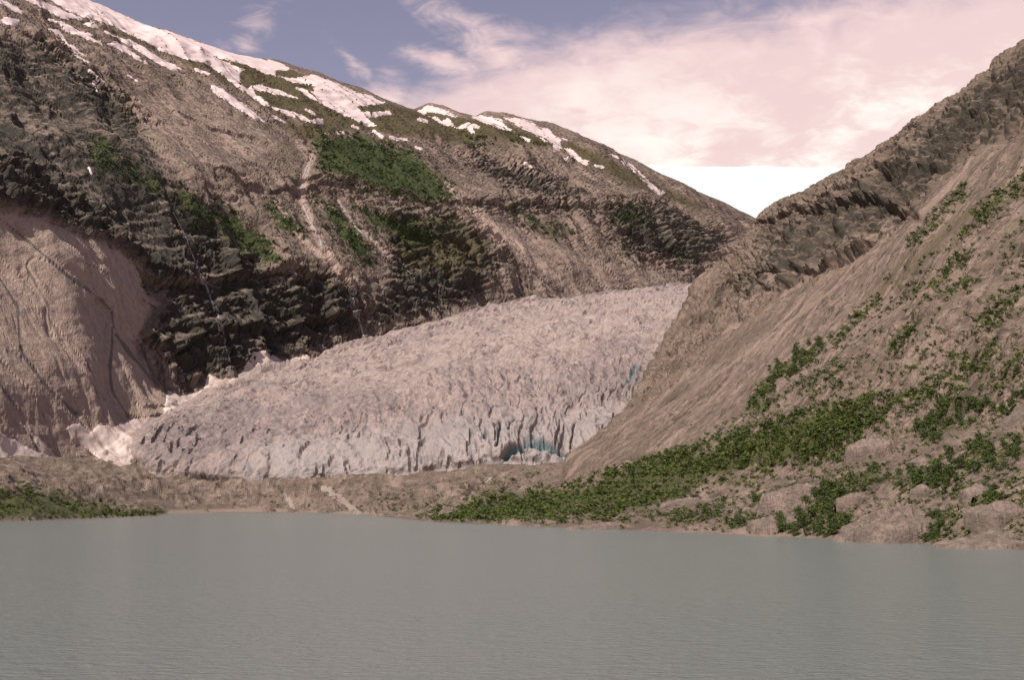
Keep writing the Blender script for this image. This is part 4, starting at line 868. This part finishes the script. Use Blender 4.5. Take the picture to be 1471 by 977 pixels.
def scatter(name, polys, n, size, mat, leaves, label, cat, spread=1.5, cull=-0.25):
    rg = np.random.default_rng(len(name)); base = []
    for vi in range(5):
        v_, f_ = leaf_cloud(rg, leaves, make_clumps(rg, 6, True), 0.80/leaves**0.42); base.append((v_.reshape(-1, 4, 3)[:, :3].reshape(-1, 3)))
    tot = sum(w for _, w in polys); XS, YS = [], []
    for q, w in polys:
        qa = np.array(q, float); lo, hi = qa.min(0), qa.max(0); k = max(int(n*w/tot), 3); xs = rg.uniform(lo[0], hi[0], k*8); ys = rg.uniform(lo[1], hi[1], k*8)
        ok = poly_sdf(xs, ys, q)+rg.normal(size=k*8)*2.0 > 0; XS.append(xs[ok][:k]); YS.append(ys[ok][:k])
    XS, YS = np.concatenate(XS), np.concatenate(YS)
    idx = ((YS-Y0_)/CW).astype(int).clip(0, GH-1)*GW+((XS-X0)/CW).astype(int).clip(0, GW-1)
    P_ = zp[idx]; ok = (zb[idx] < 1e8) & (P_[:, 2] > 0.3); P_ = P_[ok]
    P_ = P_[perlin(P_/28.0, 700)+0.22*rg.normal(size=len(P_)) > cull]
    VV = []
    for p in P_:
        h = rg.uniform(*size)*p[1]/FPX; v_ = base[rg.integers(5)]; a = rg.random()*6.28; ca, sa = math.cos(a)*h*spread, math.sin(a)*h*spread
        VV.append(np.stack([v_[:, 0]*ca-v_[:, 1]*sa+p[0], v_[:, 0]*sa+v_[:, 1]*ca+p[1], (v_[:, 2]-0.06)*h+p[2]], -1))
    V = np.concatenate(VV); ob = mesh_np(name, V, np.arange(len(V)).reshape(-1, 3), mat, smooth=False); tag(ob, label, cat, kind='stuff'); print(name, len(P_))
    return ob
def strip_poly(a, b_, w):
    a, b_ = np.array(a, float), np.array(b_, float); d_ = b_-a; d_ /= np.linalg.norm(d_); n_ = np.array([-d_[1], d_[0]])*w/2; return [tuple(a+n_), tuple(b_+n_), tuple(b_-n_), tuple(a-n_)]
HILL = [(1050,640),(1150,520),(1250,430),(1400,300),(1500,250),(1600,300),(1600,560),(1471,580),(1330,580),(1200,620),(1100,640)]
scatter('shrub_cover', [(SHRUB_BELT, 4200), ([(1130,640),(1300,560),(1471,500),(1600,480),(1600,640),(1471,740),(1300,700),(1150,690)], 1500), (HILL, 1300), ([(880,760),(1471,780),(1471,700),(1200,670),(1000,700)], 800), ([(840,690),(980,640),(1060,600),(1110,560),(1140,580),(1060,640),(960,668)], 160)] + [(P, 60) for P in P_LIST], 8600, (4.5, 10), M_scrub, 18,
        'mat of low green willow and birch scrub covering the right shore slope', 'scrub', cull=-0.42)
scatter('gully_scrub', [(strip_poly(a, b_, w), 10+np.hypot(b_[0]-a[0], b_[1]-a[1])*w/22) for a, b_, w in VSTRIP], 1000, (4, 9), M_scrub, 18, 'strips of green scrub growing up the gullies of the steep gravel hillside', 'scrub', cull=-0.6)
scatter('moraine_scrub', [([(-60,692),(40,695),(120,712),(232,735),(228,741),(120,744),(-60,748)], 1100), ([(500,735),(540,715),(620,708),(660,720),(600,742),(530,742)], 160), ([(150,734),(234,735),(232,741),(150,743)], 260), ([(640,722),(700,680),(790,676),(720,706)], 90), ([(240,720),(500,700),(700,690),(600,730),(300,730)], 70)], 1700, (2.5, 6.5), M_scrub, 14, 'sparse olive green scrub dotted over the low moraine by the lake', 'scrub', cull=-0.3)
scatter('mountainside_scrub', [(q, abs(np.dot(np.array(q)[:, 0], np.roll(np.array(q)[:, 1], 1))-np.dot(np.array(q)[:, 1], np.roll(np.array(q)[:, 0], 1)))/2) for q in veg_polys], 4200, (2.5, 6), M_far, 12, 'dark green scrub patches clinging to ledges of the snowy mountain', 'scrub', cull=-0.05)
print('scrub', round(time.time()-T0, 1))

# ------------------------------------------------------------------ bedrock humps on the right shore, knobs on the moraine, boulders
m, t, b = new_mat('outcrop_rock'); P = obj_co(t); n1 = t.noise(P, 0.10, 5, 0.6); n2 = t.noise(P, 0.9, 5, 0.65); oi = t.n('ShaderNodeObjectInfo')
c = t.mix(t.ss(n1, 0.35, 0.65), (0.150, 0.117, 0.095), (0.275, 0.212, 0.174)); c = t.mix(t.ss(n2, 0.46, 0.66, 0.0, 0.75), c, (0.085, 0.072, 0.058)); n4 = t.noise(t.mapping(P, (0.5, 0.12, 0.9), (0, 0, R(25))), 1.0, 5, 0.65, 0.8); c = t.mix(t.ss(n4, 0.5, 0.66, 0.0, 0.6), c, (0.07, 0.06, 0.048)); c = t.mix(t.m('MULTIPLY', oi.outputs['Random'], 0.25), c, (0.17, 0.14, 0.12))
t.t.links.new(c, b.inputs['Base Color']); bp = t.n('ShaderNodeBump', ins={'Strength': 0.8, 'Distance': 1.0, 'Height': t.m('ADD', t.m('MULTIPLY', n1, 1.0), t.m('ADD', t.m('MULTIPLY', n4, 0.9), t.m('MULTIPLY', n2, 0.5)))}); t.t.links.new(bp.outputs[0], b.inputs['Normal']); M_out = m
_HG = np.concatenate([FG.reshape(-1, 3), RG.reshape(-1, 3)]); _HG = _HG[_HG[:, 1] < 2100]; _NF = FG.shape[0]*FG.shape[1]
def height(x, y):
    dd = (_HG[:, 0]-x)**2+(_HG[:, 1]-y)**2; k = np.argsort(dd)[:1]; near = _HG[dd < max(dd[k[0]]*1.5, 16.0)]; return near[:, 2].max()
def outcrop(label, cx, cy, wpx, hpx, depth=1.1, peak=0.0, seed=0, cracks=(), name='rock_outcrop', cat='rock', group=None, n=72):
    p = surf(cx, cy)
    if p is None: return
    s = p[1]/FPX; Wd, H, D = wpx*s/2, hpx*s*0.85, wpx*s*depth*0.62
    g = np.linspace(-1, 1, n); U, Vv = np.meshgrid(g, g); sk_ = 0.22*perlin(np.stack([U*1.3+seed*3.1, Vv*1.3, 0*U], -1), 670); r = (np.abs(U+sk_)**2.2+np.abs(Vv-0.25*U+sk_)**2.2)**(1/2.2)*1.06
    a = np.clip(1-r, 0, 1); ctr = np.stack([U*Wd/6+seed*7.7, Vv*D/6, 0*U+seed], -1)
    ridge_ = 1-0.75*np.abs(U-peak-0.25*math.sin(seed*2.3))
    hgt = (1-(1-a)**2.6)*ridge_*(0.80+0.30*Vv)*H
    hgt *= 0.8; hgt += a**0.5*(0.30*H*terrace(fbm(ctr*np.array([0.5, 1.1, 1])+0.4*ctr[..., ::-1]*0, 3, seed=600+seed), 3, 5)+0.10*H*fbm(ctr*2.2, 4, seed=620+seed))
    jj = np.abs(perlin(np.stack([(ctr[..., 0]+0.6*ctr[..., 1])*0.8, ctr[..., 1]*0.25, ctr[..., 2]], -1), 650)); hgt -= 0.14*H*(1-sstep(jj, 0, 0.07))*sstep(a, 0, 0.2)
    for (a0, b0, a1, b1, dep) in cracks:
        q = np.array([a1-a0, b1-b0]); L_ = q@q; tt_ = np.clip(((U-a0)*q[0]+(Vv-b0)*q[1])/L_, 0, 1); dd = np.hypot(U-a0-tt_*q[0], Vv-b0-tt_*q[1])+0.02*fbm(ctr, 2, seed=660); hgt -= dep*np.exp(-(dd/0.026)**2)
    z = np.where(r < 1, hgt, 0)-max(3.2*H, 0.22*D)*sstep(r, 0.84, 1.08)
    V = np.stack([U*Wd*(1+0.10*fbm(ctr*0.5+5, 2, seed=640)), Vv*D, z], -1)
    keep = (r[:-1, :-1] < 1.08)
    F = upward(V.reshape(-1, 3), grid_faces(n, n, keep=keep)); v_, f_, _ = compact(V.reshape(-1, 3), F)
    o = mesh_np(name, v_, f_, M_out, smooth=False); o.location = (p[0], p[1]+0.25*D, height(p[0], p[1]+0.25*D)-0.22*H); tag(o, label, cat, group); return o
OUT = [('big bare slab split by two crossing cracks above the shore', 1300, 762, 225, 62, 0.9, -0.1, 1, ((-0.42, -0.05, 0.12, -0.85, 2.2), (0.10, -0.8, 0.55, -0.25, 2.0), (-0.45, 0.5, -0.2, -0.5, 1.2), (0.2, 0.4, 0.5, -0.3, 1.4))),
       ('long low whaleback of bare rock behind the dark birch thicket', 1165, 706, 160, 24, 1.0, 0.2, 2, ()), ('pinkish bedrock hump with a dark notch among green scrub', 1262, 660, 118, 34, 0.9, 0.1, 3, ((0.2, 0.5, 0.4, -0.7, 1.5),)),
       ('smooth shore slab sloping into the lake by the birch clump', 1128, 752, 130, 26, 1.1, 0.4, 4, ()), ('low shore ledge under the big cracked slab', 1262, 781, 150, 17, 0.7, 0.1, 5, ((-0.1, 0.8, 0.2, -0.8, 0.8),)),
       ('broad rounded slab at the water with bushes behind it', 1425, 786, 190, 32, 0.8, 0.3, 6, ()), ('tilted slab with a straight edge beyond the cracked slab', 1440, 738, 120, 36, 0.9, 0.2, 7, ((-0.2, 0.6, 0.3, -0.6, 1.2),)),
       ('tall rounded boulder like outcrop above the upper thicket', 1466, 602, 60, 42, 1.0, 0.1, 8, ()), ('knobbly outcrop between the two dark thickets', 1395, 640, 74, 26, 0.9, 0.2, 9, ()), ('steep little outcrop at the edge of the lower thicket', 1328, 664, 52, 17, 0.9, 0.0, 10, ()),
       ('flat pale outcrop half sunk in shrubs above the gravel shore', 985, 722, 90, 14, 0.9, 0.2, 12, ()), ('pale stony bank rising from the lake on the gravel shore', 880, 756, 150, 10, 0.6, 0.1, 13, ()),
       ('small slab between the whaleback and the cracked slab', 1232, 716, 66, 14, 0.9, 0.1, 14, ()), ('pointed grey outcrop beside the whaleback', 1330, 705, 44, 16, 0.9, 0.0, 15, ()), ('grey slab outcrop above the tilted slab', 1405, 700, 70, 22, 0.9, 0.2, 16, ()),
       ('pale rounded rock knob on the moraine next to the outwash flat', 384, 736, 36, 24, 0.9, -0.1, 17, ()), ('grey fissured rock knob between two pale streams', 428, 736, 48, 22, 0.9, 0.1, 18, ()), ('brown conical moraine knob beside the silty stream fan', 470, 736, 58, 30, 0.9, 0.0, 19, ()), ('low brown moraine knob with dark scrub at its foot', 545, 738, 60, 18, 0.9, 0.1, 20, ()), ('bare gravel bluff on the scrubby moraine shore', 650, 730, 70, 16, 0.8, 0.1, 21, ()),
       ('rounded dark mossy boulder at the slab foot by the glacier', 205, 604, 40, 24, 1.0, 0.1, 22, ())]
for lab, cx, cy, w, h, dp, pk, sd, cr in OUT: outcrop(lab, cx, cy, w, h, dp, pk, sd, cr, n=120 if sd == 1 else 46)

bm_meshes = []
for vi in range(5):
    rg = np.random.default_rng(90+vi); n_u, n_v = 14, 9
    th = np.linspace(0, 2*math.pi, n_u, endpoint=False); ph = np.linspace(0.02, math.pi-0.02, n_v)
    D3 = np.stack([np.sin(ph)[:, None]*np.cos(th)[None], np.sin(ph)[:, None]*np.sin(th)[None], np.broadcast_to(np.cos(ph)[:, None], (n_v, n_u))], -1)
    pl = rg.normal(size=(9, 3)); pl /= np.linalg.norm(pl, axis=1, keepdims=True); off = rg.uniform(0.62, 0.95, 9)
    rr = np.min(np.where((D3@pl.T) > 0.05, off/np.maximum(D3@pl.T, 0.05), 1.25), -1); V = D3*np.minimum(rr, 1.2)[..., None]*np.array([1.15, 0.95, 0.72])
    i = np.arange(n_v*n_u).reshape(n_v, n_u); F = np.stack([i[:-1], np.roll(i[:-1], -1, 1), np.roll(i[1:], -1, 1), i[1:]], -1).reshape(-1, 4)[:, ::-1]
    o = mesh_np('boulder', V.reshape(-1, 3), F, M_out, smooth=False); bm_meshes.append(o.data); bpy.data.objects.remove(o)
BZ = [('angular grey boulder lying on the shore among slabs and shrubs', [(1000,700),(1300,680),(1471,640),(1471,785),(1250,772),(1000,760)], 70, (3, 8)), ('small block of rubble on the steep gravel slope', [(850,660),(1000,560),(1150,450),(1300,340),(1471,230),(1471,420),(1250,560),(1000,640)], 110, (2.0, 4.5)),
      ('dark boulder on the brown moraine before the glacier', [(240,692),(520,690),(760,668),(800,690),(640,730),(300,725)], 70, (2.0, 4.5)), ('stone on the mossy moraine beside the lake', [(0,690),(150,715),(230,738),(100,742),(0,745)], 26, (2.0, 4.0))]
for lab, q, n, (s0, s1) in BZ:
    qa = np.array(q); lo, hi = qa.min(0), qa.max(0); got = 0
    while got < n:
        x, y = random.uniform(lo[0], hi[0]), random.uniform(lo[1], hi[1])
        if in_poly(x, y, q) < 0: continue
        got += 1; p = surf(x, y)
        if p is None or p[2] < 0.2 or p[1] > 2300: continue
        s = random.uniform(s0, s1)*p[1]/FPX/2*random.uniform(0.7, 1.2); o = bpy.data.objects.new('boulder', random.choice(bm_meshes)); col.objects.link(o)
        o.location = (p[0], p[1], p[2]+0.15*s); o.scale = (s, s, s); o.rotation_euler = (random.uniform(-.3, .3), random.uniform(-.3, .3), random.uniform(0, 6.28)); tag(o, lab, 'boulder', lab.split(' on ')[0]+' pieces' if False else 'loose boulders')
tri = sum(len(o.data.polygons)*2 for o in bpy.data.objects if o.type == 'MESH' and o.data.users == 1)
print('triangles about', tri, 'time', round(time.time()-T0, 1))
